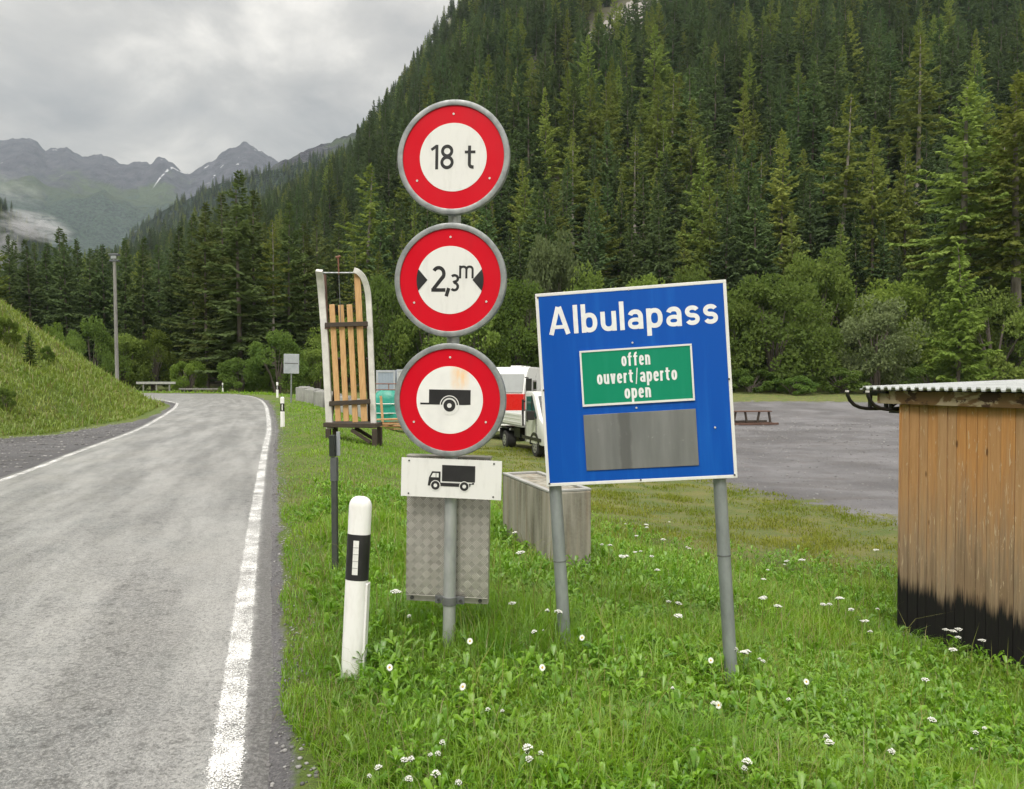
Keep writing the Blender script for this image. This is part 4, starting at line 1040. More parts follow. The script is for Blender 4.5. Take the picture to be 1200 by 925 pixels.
# ================================================================== OBJECTS
# ------------------------------------------------------------------ round signs on their pole
SD = 4.1; PXM = SD / FPX
base = pt(526, 755, SD)
rs = thing('traffic_sign', 'tall galvanised pole carrying three round red prohibition signs and a small truck plate', 'traffic sign', base, (0, R(.9), R(-7)))
mb = MB(); mb.tube([(0, 0, -.5), (0, 0, 2.96)], .0345, 24); pole = mb.build('pole', M('pale_galvanised_pole', (.46, .48, .475), (.31, .33, .33), 12, .5, .45, bump=.15, stretch=(1, 1, .5)), rs, smooth=True)
def screw(parent, x, z, y, r=.006, m=rivet_m):
    q = MB(); q.disc(r, y - .003, y, x, z, 10); return q.build('bolt', m, parent)
def disc_sign(cx, cz, label, white, tilt=0):
    d = MB().disc(.282, -.004, .004, n=96).build('sign_disc', sign_red, rs); d.location = (cx, -.062, cz); d['label'] = label; d.rotation_euler = (R(tilt), 0, 0)
    rm = MB(); rm.ring(.2775, .307, -.012, .030, 128); rm.ring(.30, .309, -.006, .024, 128); rm.build('rim', steel, d, bevel=.003, smooth=True)
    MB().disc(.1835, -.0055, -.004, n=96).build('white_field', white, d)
    for a in (90, 212, -30): screw(d, .232 * math.cos(R(a)), .232 * math.sin(R(a)), -.004)
    br = MB(); br.box((0, .030, .12), (.20, .05, .035)); br.box((0, .030, -.12), (.20, .05, .035)); br.build('bracket', steel_dark, d)
    return d
d1 = disc_sign(0, 2.67, 'round sign reading 18 t inside a red ring', white_film)
text('18 t', black_m, d1, width=.250, cap=.132, at=(.0, -.0055, -.064), w=.138, track=.10, cf=1.02)
d2 = disc_sign(-.008, 2.01, 'round sign reading 2,3 m between two black arrows inside a red ring', white_film)
text('2', black_m, d2, width=.078, cap=.140, at=(-.063, -.0055, -.064), w=.14, name='lettering')
text(',', black_m, d2, width=.024, cap=.130, at=(-.012, -.0055, -.062), w=.16)
text('3', black_m, d2, width=.052, cap=.094, at=(.027, -.0055, -.062), w=.15, name='lettering')
text('m', black_m, d2, width=.080, cap=.094, at=(.090, -.0055, .008), w=.135)
for s in (-1, 1):
    q = MB(); arc_ = [(s * .1845 * math.cos(R(a)), .1845 * math.sin(R(a))) for a in np.linspace(-18.5, 18.5, 12)]
    q.prism(arc_ + [(s * .124, .0)], -.0072, -.0055); q.build('arrow', black_m, d2)
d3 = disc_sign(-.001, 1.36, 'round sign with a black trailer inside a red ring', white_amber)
q = MB(); q.prism([(-.114, .056), (.116, .056), (.116, -.024), (.078, -.026), (-.114, -.026)], -.0068, -.0055); q.prism([(-.162, -.017), (-.114, -.017), (-.114, -.026), (-.162, -.026)], -.0068, -.0055); q.build('trailer_symbol', black_m, d3)
w_ = MB(); w_.disc(.053, -.0074, -.0055, 0, -.028, 40); wo = w_.build('wheel_arch', white_film, d3)
w_ = MB(); w_.ring(.040, .048, -.0086, -.0055, 32, R(2), R(178), 0, -.028); w_.disc(.033, -.0086, -.0055, 0, -.030, 40); w_.build('wheel_symbol', black_m, d3)
w_ = MB(); w_.disc(.0125, -.0098, -.0055, 0, -.030, 24); w_.build('hub_symbol', white_film, d3)
pl = MB(); pl.box((0, 0, 0), (.556, .004, .212)); pl = pl.build('truck_plate', white_film, rs); pl.location = (.012, -.062, .932); pl.rotation_euler = (0, R(.6), 0); pl['label'] = 'white plate with a black lorry'
bd = MB(); bd.ring(.0, .0, 0, 0, 3) if False else None
q = MB()
q.prism([(-.050, .073), (.133, .073), (.133, -.016), (-.050, -.016)], -.0038, -.002)              # box body
q.prism([(-.128, -.043), (-.122, .002), (-.105, .036), (-.058, .036), (-.058, -.024), (.118, -.024), (.118, -.019), (.128, -.019), (.128, -.028), (.110, -.028), (.106, -.043)], -.0038, -.002)
q.build('truck_symbol', black_m, pl)
q = MB(); q.prism([(-.112, .004), (-.100, .027), (-.068, .027), (-.068, .004)], -.0048, -.002)
q.build('truck_window_symbol', white_film, pl)
for cx_ in (-.085, .075):
    q = MB(); q.ring(.024, .028, -.0048, -.002, 32, 0, math.pi * 2, cx_, -.040); q.build('wheel_gap_symbol', white_film, pl)
q = MB(); q.prism([(-.084, .004), (-.084, .027), (-.081, .027), (-.081, .004)], -.0054, -.002); q.build('window_bar_symbol', black_m, pl)
q = MB()
for cx_ in (-.085, .075): q.ring(.010, .024, -.0054, -.002, 32, 0, math.pi * 2, cx_, -.040)
q.build('truck_wheel_symbol', black_m, pl)
q = MB()
for cx_ in (-.085, .075): q.disc(.0105, -.0054, -.002, cx_, -.040, 24)
q.build('truck_hub_symbol', white_film, pl)
for x_ in (-.235, .235):
    for z_ in (-.09, .09): screw(pl, x_, z_, -.002, .005, bolt_m)
# checker plate case behind the pole
cp = MB(); cp.box((0, .03, 0), (.468, .055, .775))
tp = MB()
for r_ in range(17):
    for c_ in range(10):
        x0 = -.234 + .023 + c_ * .0470; z0 = -.3875 + .022 + r_ * .0457; a = R(45 if (r_ + c_) % 2 else -45)
        for k in range(-2, 3):
            ox = k * .0082 * math.cos(a + math.pi / 2); oz = k * .0082 * math.sin(a + math.pi / 2)
            L = .040 if abs(k) < 2 else .036
            tp.box((x0 + ox, .0008, z0 + oz), (L, .0060, .0040), rot=(0, -a, 0))
for r_ in range(26): cp.box((-.2345, .03, -.372 + r_ * .03), (.004, .05, .012), rot=(R(35), 0, 0))
cpo = cp.build('checker_plate_case', alu, rs); cpo.location = (-.027, .045, .645); tp.build('tread', M('polished_lit_tread', (.66, .645, .60), (.56, .54, .50), 20, .32, .6), cpo); cpo['label'] = 'quilted aluminium checker plate case behind the pole'  # polished bars; light catching the relief is also put into their paler colour
q = MB(); q.box((0, .034, .393), (.478, .075, .012)); q.box((0, .034, -.41), (.468, .04, .04)); q.box((0, -.004, -.392), (.468, .006, .006)); q.build('rail', alu, cpo, bevel=.002)
for x_ in (-.20, .19): q = MB().disc(.011, .006, .014, x_, -.411, 12); q.build('bolt', bolt_m, cpo)
q = MB(); q.tube([(0, 0, .222), (0, 0, .268)], .041, 24); q.box((.058, .01, .245), (.05, .008, .042)); q.box((-.058, .01, .245), (.05, .008, .042)); q.build('clamp', steel_dark, rs, bevel=.002)
for x_ in (-.062, .062): q = MB().disc(.009, -.004, .006, x_, .245, 8); q.build('bolt', bolt_m, rs)

# ------------------------------------------------------------------ blue pass sign
BD = 4.2; W_, H_ = 1.066, 1.105
Rm = Euler((0, R(-3.6), R(-6.5))).to_matrix()
Cc = pt(744, 451, BD); org = Cc - Rm @ Vector((0, 0, 1.62))
bs = thing('pass_sign', 'square blue road sign naming the pass, tilted on two grey posts', 'road sign', org, (0, R(-3.6), R(-6.5)))
for x_, ln in ((-.489, .55), (.444, .7)):
    q = MB(); q.tube([(x_, .052, -ln), (x_, .052, 2.08)], .0365, 24); q.build('post', post_steel, bs, smooth=True)
    q = MB(); q.tube([(x_, .052, .62), (x_, .052, .628)], .0385, 20); q.build('band', steel_dark, bs)
bz = 1.62
bo = MB(); bo.box((0, 0, 0), (W_ - .008, .006, H_ - .008)); board = bo.build('board', sign_blue, bs); board.location = (0, -.006, bz)
fr = MB(); hw, hh = W_ / 2, H_ / 2; b_ = .018
for (cx_, cz_, sx_, sz_) in ((0, hh - b_ / 2, W_, b_), (0, -hh + b_ / 2, W_, b_), (-hw + b_ / 2, 0, b_, H_ - 2 * b_), (hw - b_ / 2, 0, b_, H_ - 2 * b_)): fr.box((cx_, .008, cz_), (sx_, .038, sz_))
fr = fr.build('border', white_film, bs, bevel=.002); fr.location = (0, 0, bz)
def uv2(u, v): return ((u - .5) * W_, (.5 - v) * H_)
x0, zb = uv2(.5, .2175)
text('Albulapass', white_letter, board, width=.945, cap=.157, at=(.006, -.003, zb), w=.166, X=.71, track=.125)
gx0, gz1 = uv2(.218, .31); gx1, gz0 = uv2(.805, .597)
gp_ = MB(); gp_.box((0, 0, 0), (gx1 - gx0, .006, gz1 - gz0)); gp_ = gp_.build('status_panel', sign_green, bs); gp_.location = ((gx0 + gx1) / 2, -.0125, bz + (gz0 + gz1) / 2); gp_['label'] = 'green panel reading offen ouvert/aperto open'
q = MB(); gw, gh = (gx1 - gx0) / 2, (gz1 - gz0) / 2
for (cx_, cz_, sx_, sz_) in ((0, gh - .005, gw * 2, .010), (0, -gh + .006, gw * 2, .012), (-gw + .005, 0, .010, gh * 2 - .022), (gw - .005, 0, .010, gh * 2 - .022)): q.box((cx_, -.001, cz_), (sx_, .0105, sz_))
q.build('border', white_film, gp_)
for s_, wd_, vv in (('offen', .160, .402), ('ouvert/aperto', .446, .488), ('open', .147, .568)):
    text(s_, white_letter, gp_, width=wd_, cap=.077, at=(.0, -.003, uv2(0, vv)[1] - (gz0 + gz1) / 2), w=.150, cf=.64, track=.085)
cx0, cz1 = uv2(.218, .640); cx1, cz0 = uv2(.806, .927)
q = MB(); q.box((0, 0, 0), (cx1 - cx0, .006, cz1 - cz0)); cvr = q.build('blank_panel', cover_m, bs, bevel=.001); cvr.location = ((cx0 + cx1) / 2, -.0125, bz + (cz0 + cz1) / 2); cvr['label'] = 'blank streaked grey panel'
for (u, v) in ((.497, .014), (.015, .5), (.985, .5), (.5, .988), (.015, .985), (.985, .985), (.5, .285), (.5, .618), (.9, .74), (.015, .02)):
    x_, z_ = uv2(u, v); q = MB().disc(.0055, -.015, -.009, x_, bz + z_, 10); q.build('bolt', bolt_m if v > .9 or u < .1 or u > .9 else rivet_m, bs)
q = MB()
for z_ in (.36, -.36): q.box((0, .028, bz + z_), (W_ * .94, .03, .05))
q.build('rear_rail', steel_dark, bs)

# ------------------------------------------------------------------ guide posts
def guidepost_secs():
    def sec(z, sc=1.0, w=.060, d=.040):
        return [(w * sc * math.cos(a) * (abs(math.cos(a)) ** -.25 if abs(math.cos(a)) > .05 else 1), d * sc * math.sin(a), z) for a in np.linspace(0, 2 * math.pi, 28, endpoint=False)]
    return sec
def make_guidepost():
    t = thing('guide_post', 'white guide post with black reflector band leaning in the grass by the round signs', 'guide post')
    sec = guidepost_secs()
    b = MB(); b.loft([sec(-.4), sec(.2), sec(.62)]); b.build('body', plastic_white, t, smooth=True)
    b = MB(); b.loft([sec(.487, 1.018), sec(.727, 1.018)]); b.build('band', black_m, t, smooth=True)
    top = [sec(.60), sec(.80)] + [sec(.868 + .055 * math.sin(a), max(.05, math.cos(a) ** .7)) for a in np.linspace(0, 1.54, 9)]
    b = MB(); b.loft(top); b.build('cap', plastic_white, t, smooth=True)
    b = MB(); b.box((.0, -.0415, .608), (.029, .004, .178)); rf = b.build('reflector', M('clear_reflector', (.80, .80, .78), (.7, .7, .68), 60, .25), t)
    b = MB()
    for k in range(1, 5): b.box((0, -.0440, .519 + k * .0356), (.029, .0015, .0025))
    b.build('reflector_rib', M('grey_reflector_rib', (.3, .3, .3), None, 20, .4), rf)
    b = MB(); b.box((.060, .004, .22), (.012, .05, .5)); b.build('seam', plastic_white, t, bevel=.003)
    return t
gp0 = make_guidepost()
p = pt(413, 784, 3.87); gp0.location = (p.x, p.y, .07); gp0.rotation_euler = (0, R(3.1), R(-6))
for (px, py, Y, lb) in ((331, 497, 22.3, 'white guide post with black band beside the road, halfway to the bend'), (325, 467, 43, 'small white guide post with black band behind the nearer one at the bend'), (261, 460, 64, 'small white guide post before the bushes on the outside of the bend')):
    c = copy_tree(gp0); q = pt(px, py, Y); c.location = (q.x, q.y, gz(q.x, q.y) - .02); c.rotation_euler = (0, 0, R(12)); c['label'] = lb
for o in COL.objects:
    if o.name.startswith('guide_post'): o['group'] = 'white guide posts along the road'

# ------------------------------------------------------------------ metal stake
p = pt(393, 672, 5.85)
st = thing('marker_stake', 'thin dark grey metal stake standing in the verge behind the white guide post', 'stake', (p.x, p.y, gz(p.x, p.y)), (0, R(-.3), R(-15)))
zt = pt(393, 510, 5.85).z - gz(p.x, p.y)
q = MB(); q.box((0, 0, (zt - .36) / 2 - .2), (.046, .030, zt - .36 + .4)); q.build('post', green_stake, st, bevel=.003)
q = MB(); q.box((0, 0, zt - .27), (.054, .036, .19)); q.build('sleeve', M('grey_sleeve', (.13, .14, .14), (.1, .11, .11), 12, .5, .3), st, bevel=.003)
q = MB(); q.box((-.010, -.004, zt - .085), (.042, .045, .17)); q.build('head', M('dark_green_head', (.022, .028, .024), None, 12, .5), st, bevel=.003)
q = MB(); q.box((.026, .02, zt - .07), (.030, .012, .19)); q.build('tab', grey_plate, st, bevel=.002)

# ------------------------------------------------------------------ concrete trough
n0 = Vector((.34, 6.85)); f0 = Vector((-.105, 8.2)); dv = (f0 - n0); Lb = dv.length; dv.normalize(); nv = Vector((-dv.y, dv.x)) * -1
cen = (n0 + f0) / 2 + nv * .215
zb0 = gz(cen.x, cen.y)
zt0 = pt(645, 578, 6.85).z
tr = thing('concrete_trough', 'stained rectangular concrete block standing in the grass behind the blue sign', 'concrete block', (cen.x, cen.y, zb0), (0, 0, math.atan2(dv.y, dv.x)))
hb = zt0 - zb0
q = MB(); q.box((0, 0, hb / 2 - .15), (Lb, .43, hb + .3)); q.build('block', stained, tr, bevel=.012)
q = MB()
for (a, b, c_, d) in ((0, .195, Lb - .01, .05), (0, -.195, Lb - .01, .05), (Lb / 2 - .03, 0, .05, .34), (-Lb / 2 + .03, 0, .05, .34)): q.box((a, b, hb + .012), (c_, d, .024))
q.build('rim', concrete, tr, bevel=.006)

# ------------------------------------------------------------------ shed
cA = Vector((3.55, 6.76)); wd_ = Vector((.39, -1.05)).normalized(); nin = Vector((-wd_.y, wd_.x))   # along the wall towards camera; into the shed
zs0 = -.74; zt1 = 1.375
sh = thing('wooden_shed', 'small wooden shed of vertical boards with blackened foot and white corrugated roof', 'shed', (cA.x, cA.y, zs0), (0, 0, math.atan2(wd_.y, wd_.x)))
# local: x along wall to camera, y into the shed, z up
HW = zt1 - zs0; LW = 3.1; DW = 2.4
t = NT('weathered_shed_boards'); v = t.coord('Object'); at_ = t.n('ShaderNodeSeparateXYZ', {0: v}); bi = t.attr('board')
grain = t.noise(t.coord('Object', (30, 30, 1.3)), 2.2, 6, .65, .4); streak = t.noise(t.coord('Object', (17, 17, 1.1)), 1.7, 6, .65)
z = t.math('ADD', at_.outputs[2], t.ramp(streak, .3, .7, -.34, .34)); z = t.math('ADD', z, t.ramp(bi, 0, 1, -.25, .25))
c = t.mix(grain, (.30, .12, .034), (.64, .345, .132))
c = t.mix(t.ramp(bi, .3, .9, 0, .7), c, t.mix(grain, (.24, .135, .06), (.54, .36, .21)))
grey = t.mix(grain, (.16, .13, .095), (.33, .29, .23))
c = t.mix(t.ramp(z, 1.6, .75, 0, .7), c, grey)
dk = t.ramp(t.math('ADD', z, t.ramp(grain, .3, .7, -.06, .06)), .90, .55)
c = t.mix(t.math('MULTIPLY', dk, .35), c, (.11, .062, .03))
zb_ = t.math('ADD', at_.outputs[2], t.ramp(streak, .3, .7, -.05, .05)); zb_ = t.math('ADD', zb_, t.ramp(bi, 0, 1, -.05, .05)); zb_ = t.math('ADD', zb_, t.ramp(grain, .3, .7, -.05, .05))
c = t.mix(t.ramp(zb_, .57, .45), c, (.011, .010, .010))
kn = t.n('ShaderNodeTexVoronoi', {'Vector': t.coord('Object', (8.3, 8.3, 2.6)), 'Scale': 1.0}).outputs['Distance']
c = t.mix(t.ramp(kn, .11, .06, 0, .85), c, (.10, .045, .018))
scr = t.ramp(t.noise(t.coord('Object', (22, 22, 3.0), (4, 4, 0)), 2, 4, .6, 1), .62, .66, 0, .7)
c = t.mix(t.math('MULTIPLY', scr, t.ramp(zb_, .55, .7)), c, (.58, .46, .31))
shed_m = t.done(t.pbsdf(c, .72, 0, .3, t.bump(grain, .5, .006)))
g = random.Random(4)
def boards(n_name, length, place, seed):
    V = []; F = []; B = []; g = random.Random(seed); x = 0; mb = MB(); bv = []
    while x < length:
        w = g.uniform(.082, .118); w = min(w, length - x)
        th = g.uniform(.016, .030); k0 = len(mb.v); tv = g.random(); lowz = g.uniform(-.03, .03)
        place(mb, x + .0025, w - .005, th, lowz); bv += [tv] * (len(mb.v) - k0); x += w
    me = bpy.data.meshes.new(n_name); me.from_pydata(mb.v, [], mb.f); me.update()
    me.attributes.new('board', 'FLOAT', 'POINT').data.foreach_set('value', np.array(bv, np.float32))
    me.materials.append(shed_m); o = bpy.data.objects.new(n_name, me); COL.objects.link(o); o.parent = sh; return o
w1 = boards('board_wall', LW, lambda mb, x, w, th, lz: mb.box((x + w / 2, -th / 2 + .02, (HW + lz) / 2 - .0), (w, th, HW - lz)), 1)
w2 = boards('board_wall', DW - .03, lambda mb, x, w, th, lz: mb.box((-th / 2 + .012, .03 + x + w / 2, (HW + .02 + lz) / 2), (th, w, HW - lz)), 2)
w3 = boards('board_wall', LW, lambda mb, x, w, th, lz: mb.box((x + w / 2, DW + th / 2, (HW + .06 + lz) / 2), (w, th, HW + .06 - lz)), 3)
w4 = boards('board_wall', DW - .03, lambda mb, x, w, th, lz: mb.box((LW + th / 2 - .01, .03 + x + w / 2, (HW + .02 + lz) / 2), (th, w, HW - lz)), 5)
q = MB(); q.box((-.004, .012, HW / 2), (.02, .05, HW)); q.build('corner_post', shed_m, sh)
t = NT('stained_fascia'); v = t.coord('Object', (1.6, 1, 2.2))
f_ = t.ramp(t.noise(v, 2.6, 5, .6, .5), .47, .53); f2 = t.ramp(t.noise(v, 3.6, 4, .6), .57, .6)
c = t.mix(f_, (.36, .29, .19), (.15, .085, .035)); c = t.mix(f2, c, (.05, .022, .012))
fascia_m = t.done(t.pbsdf(c, .6, 0, .4, t.bump(t.noise(t.coord('Object', (1, 9, 9)), 4), .3, .004)))
q = MB(); q.box((LW / 2 - .06, -.035, HW + .062), (LW + .32, .05, .118)); q.build('fascia_board', fascia_m, sh, bevel=.004)
q = MB(); q.box((LW / 2 - .06, DW - .05, HW + .10), (LW + .32, .05, .118)); q.build('fascia_board', fascia_m, sh)
roof_m = M('white_corrugated_sheet', (.52, .54, .54), (.42, .44, .44), 3, .4, .15)
prof = []; per = .082; nper = int((LW + .75) / per); x = -.36
for k in range(nper):
    prof += [(x, 0), (x + .36 * per, 0), (x + .48 * per, .022), (x + .88 * per, .022)]; x += per
q = MB(); y0_, y1_ = -.13, DW + .15
def rz_(y): return HW + .142 + (y - y0_) * .030
for k in range(len(prof)):
    pass
b0 = [(px_, y0_, rz_(y0_) + pz_) for px_, pz_ in prof]; b1 = [(px_, y1_, rz_(y1_) + pz_) for px_, pz_ in prof]
n_ = len(prof); th = .012
vv = b0 + b1 + [(a, b, c_ - th) for a, b, c_ in b0] + [(a, b, c_ - th) for a, b, c_ in b1]
ff = []
for k in range(n_ - 1):
    ff += [(k, k + 1, n_ + k + 1, n_ + k), (2 * n_ + k + 1, 2 * n_ + k, 3 * n_ + k, 3 * n_ + k + 1), (k, 2 * n_ + k, 2 * n_ + k + 1, k + 1), (n_ + k, n_ + k + 1, 3 * n_ + k + 1, 3 * n_ + k)]
ff += [(0, n_, 3 * n_, 2 * n_), (n_ - 1, 3 * n_ - 1, 4 * n_ - 1, 2 * n_ - 1)]
q.add(vv, ff); q.build('corrugated_roof', roof_m, sh)
q = MB()
for y_ in (.35, 1.2, 2.05): q.beam((-.3, y_, rz_(y_) - .045), (LW + .25, y_, rz_(y_) - .045), .06, .06)
q.build('purlin', wood_dark, sh)
# sledge stowed behind the shed on two brackets
black_iron = M('black_iron', (.022, .021, .021), (.04, .038, .036), 9, .45, .4)
def shed_pt(x, y, z): return sh.matrix_basis @ Vector((x, y, z))
bpy.context.view_layer.update()
sl = thing('stowed_sledge', 'black horned sledge stowed under the eave at the far end of the shed', 'sledge', shed_pt(-.2, .2, HW - .1), (0, 0, math.atan2(nin.y, nin.x)))
# local: x into shed direction (away from horns), y across (towards far)
bpy.context.view_layer.update()
zl = pt(1030, 480, 6.9).z - sl.location.z
for yy in (-.10, .14):
    P = [(-.50, yy, zl + .165), (-.495, yy, zl + .13), (-.47, yy, zl + .085), (-.42, yy, zl + .042), (-.35, yy, zl + .015), (-.27, yy, zl + .003), (-.15, yy, zl), (.75, yy, zl)]
    q = MB(); q.tube(P, .017, 10); q.build('runner', black_iron, sl, smooth=True)
    q = MB(); q.tube([(-.503, yy, zl + .160), (-.503, yy, zl + .178)], .018, 10); q.build('runner_tip', rivet_m, sl)
q = MB()
for x_ in (-.22, -.02, .5):
    for yy in (-.10, .14): q.beam((x_, yy, zl), (x_, yy, zl + .14), .024, .03)
    q.beam((x_, -.12, zl + .14), (x_, .16, zl + .14), .03, .03)
q.beam((-.22, -.10, zl + .02), (-.02, -.10, zl + .13), .014, .014); q.beam((-.30, .02, zl + .16), (.7, .02, zl + .16), .26, .02)
q.build('frame', black_iron, sl)
q = MB(); q.beam((.15, -.2, zl - .035), (.15, .25, zl - .035), .03, .03); q.beam((.55, -.2, zl - .035), (.55, .25, zl - .035), .03, .03); q.build('bracket', black_iron, sl)

# ------------------------------------------------------------------ giant sledge standing upright
GD = 18.6
def gpt(px, py, dy=0): return pt(px, py, GD + dy)
gb = gpt(408, 512); gzb = gz(gb.x, gb.y)
gs = thing('giant_sledge', 'giant wooden sledge set upright on a dark timber stand beside the road', 'sledge', (gb.x, gb.y, gzb))
def loc_(p): return Vector(p) - Vector((gb.x, gb.y, gzb))
def curve(pp, n=8):
    P = [Vector(p) for p in pp]; o = []
    for i in range(len(P) - 1):
        p0, p1, p2, p3 = P[max(i - 1, 0)], P[i], P[i + 1], P[min(i + 2, len(P) - 1)]
        for k in range(n):
            t_ = k / n; o.append(.5 * ((2 * p1) + (p2 - p0) * t_ + (2 * p0 - 5 * p1 + 4 * p2 - p3) * t_ * t_ + (3 * p1 - p0 - 3 * p2 + p3) * t_ ** 3))
    return o + [P[-1]]
def flat_runner(pp, w, d):
    mb = MB()
    pts_ = curve(pp); secs = []
    for i, p in enumerate(pts_):
        tg = (pts_[min(i + 1, len(pts_) - 1)] - pts_[max(i - 1, 0)]).normalized(); sx_ = Vector((tg.z, 0, -tg.x)).normalized() if abs(tg.z) + abs(tg.x) > .2 else Vector((1, 0, 0)); sy = tg.cross(sx_).normalized()
        secs.append([p + sx_ * a * w / 2 + sy * b * d / 2 for a, b in ((-1, -1), (1, -1), (1, 1), (-1, 1))])
    return mb.loft(secs)
Lr = [loc_(gpt(374, 317, -.35)), loc_(gpt(375.5, 330, -.15)), loc_(gpt(377.5, 352, 0)), loc_(gpt(381, 400, 0)), loc_(gpt(386.5, 503, 0))]
flat_runner(Lr, .165, .10).build('runner', runner_white, gs, bevel=.01)
Rr_ = [loc_(gpt(415, 317, -.2)), loc_(gpt(420, 319, -.2)), loc_(gpt(426, 326, -.15)), loc_(gpt(430.5, 340, -.05)), loc_(gpt(432.5, 360, 0)), loc_(gpt(435, 420, 0)), loc_(gpt(438, 500, 0))]
flat_runner(Rr_, .135, .10).build('runner', runner_white, gs, bevel=.01)
for (xa, ya, xb, yb, w) in ((389, 357, 396.5, 494, .135), (399.5, 357.5, 406, 494, .135), (409.5, 357, 416.5, 495, .135), (418.5, 318, 427, 494, .155)):
    q = MB(); q.beam(loc_(gpt(xa, ya, -.12)), loc_(gpt(xb, yb, -.12)), w, .05, (0, 1, 0)); q.build('slat', wood_slat, gs, bevel=.008)
q = MB(); q.beam(loc_(gpt(380.5, 322, .05)), loc_(gpt(388, 497, .05)), .07, .09, (0, 1, 0)); q.build('side_rail', wood_brown, gs, bevel=.008)
for (xa, ya, xb, yb) in ((381, 382, 431, 380.5), (386, 474, 434, 471.5)):
    q = MB(); q.beam(loc_(gpt(xa, ya, -.02)), loc_(gpt(xb, yb, -.02)), .10, .10, (0, 1, 0)); q.beam(loc_(gpt(xa, ya - 1, -.19)), loc_(gpt(xb, yb - 1, -.19)), .11, .05, (0, 1, 0)); q.build('crossbar', wood_dark, gs, bevel=.006)
q = MB(); q.beam(loc_(gpt(381, 385, -.02)), loc_(gpt(430, 384, -.02)), .035, .09, (0, 1, 0)); q.build('tie_bar', wood_brown, gs)
q = MB(); q.tube([loc_(gpt(374, 320, -.3)), loc_(gpt(418, 320, -.2))], .022, 8); q.build('top_bar', steel, gs)
q = MB(); q.tube([loc_(gpt(396.3, 301, -.25)), loc_(gpt(397, 322, -.25))], .02, 6); q.tube([loc_(gpt(393.6, 302, -.25)), loc_(gpt(399, 300.6, -.25))], .03, 6); q.build('tow_hook', rust, gs)
q = MB(); q.tube([loc_(gpt(397, 320, -.25)), loc_(gpt(399.5, 382, -.2))], .010, 6); q.build('tow_rope', steel_dark, gs)
q = MB(); q.beam(loc_(gpt(384, 497, .1)), loc_(gpt(444.5, 498, .1)), .9, .11)
q.build('platform', wood_dark, gs, bevel=.01)
pz = loc_(gpt(444, 500)).z
for (xx, dyy) in ((.72, -.3), (.72, .4), (-.42, -.3), (-.42, .4)):
    q = MB(); q.beam((xx, dyy, -.4), (xx, dyy, pz - .04), .12, .12); q.build('leg', wood_dark, gs, bevel=.008)
q = MB(); q.beam((.62, -.32, -.02), (.15, -.32, pz - .06), .09, .08); q.build('brace', wood_dark, gs)
q = MB(); q.beam((.62, .38, -.02), (.1, .38, pz - .06), .09, .08); q.build('brace', wood_dark, gs)
q = MB(); q.beam(loc_(gpt(387, 495, .9)), loc_(gpt(398, 420, .02)), .08, .08); q.build('rear_strut', wood_dark, gs)
q = MB(); q.beam(loc_(gpt(433, 495, .9)), loc_(gpt(431, 420, .02)), .08, .08); q.build('rear_strut', wood_dark, gs)

# ------------------------------------------------------------------ grey back of a sign
p = pt(341, 470, 35); g0 = gz(p.x, p.y)
t = thing('road_sign', 'small grey rectangular sign seen from behind, on a thin pole by the giant sledge', 'road sign', (p.x, p.y, g0), (0, R(1), R(12)))
zc = pt(341, 426.5, 35).z - g0
q = MB(); q.tube([(0, 0, -.3), (0, 0, zc + .3)], .035, 10); q.build('pole', steel, t, smooth=True)
q = MB(); q.box((0, -.045, zc), (.70, .03, .92)); q.build('plate', grey_plate, t, bevel=.01)
q = MB(); q.box((0, -.064, zc + .02), (.62, .01, .04)); q.build('rail', steel_dark, t)

# ------------------------------------------------------------------ tall wooden pole
PY = 50; p = pt(137.5, 440, PY); g0 = gz(p.x, p.y); ztop = pt(135, 297, PY).z - g0
t = thing('wooden_pole', 'tall weathered wooden pole with a crosspiece head rising behind the hillside', 'pole', (p.x, p.y, g0), (0, R(-.7), 0))
q = MB(); q.tube([(0, 0, -.5), (0, 0, ztop)], [.125, .10], 12); q.build('shaft', timber_grey, t, smooth=True)
q = MB(); q.box((0, 0, ztop - .10), (.66, .3, .14)); q.box((0, 0, ztop - .50), (.60, .26, .12)); q.build('crosspiece', M('grey_lamp_housing', (.14, .15, .17), (.1, .11, .12), 5, .5, .3), t, bevel=.02)
q = MB(); q.box((0, -.10, ztop - .27), (.36, .06, .2)); q.build('housing', M('pale_housing', (.36, .38, .40), None, 5, .4, .2), t)

# ------------------------------------------------------------------ guard rail and low rail beyond the bend
def rail(name, label, cat, a, b, top_px, h, thick, mat, nposts, pw=.1):
    (pxa, Ya), (pxb, Yb) = a, b
    A = pt(pxa, top_px[0], Ya); B = pt(pxb, top_px[1], Yb); d = (B - A); ang = math.atan2(d.y, d.x)
    t = thing(name, label, cat, (A.x, A.y, gz(A.x, A.y)), (0, 0, ang)); L = math.hypot(d.x, d.y); z0 = A.z - t.location.z; z1 = B.z - t.location.z
    q = MB(); q.beam((0, -.05, z0 - h / 2), (L, -.05, z1 - h / 2), thick, h); q.build('beam', mat, t)
    for k in range(nposts):
        f = (k + .5) / nposts; q = MB(); q.box((L * f, .05, (z0 + (z1 - z0) * f) / 2 - .2), (pw, pw, z0 + (z1 - z0) * f + .3)); q.build('post', timber_grey, t)
rail('guard_rail', 'short pale guard rail where the road disappears behind the hillside', 'guard rail', (160, 64), (206, 64), (447.5, 447.5), .20, .06, rail_m, 3)
rail('low_rail', 'long low grey rail lying along the outside of the bend', 'guard rail', (210, 66), (268, 66), (455, 455), .14, .08, timber_grey, 5)

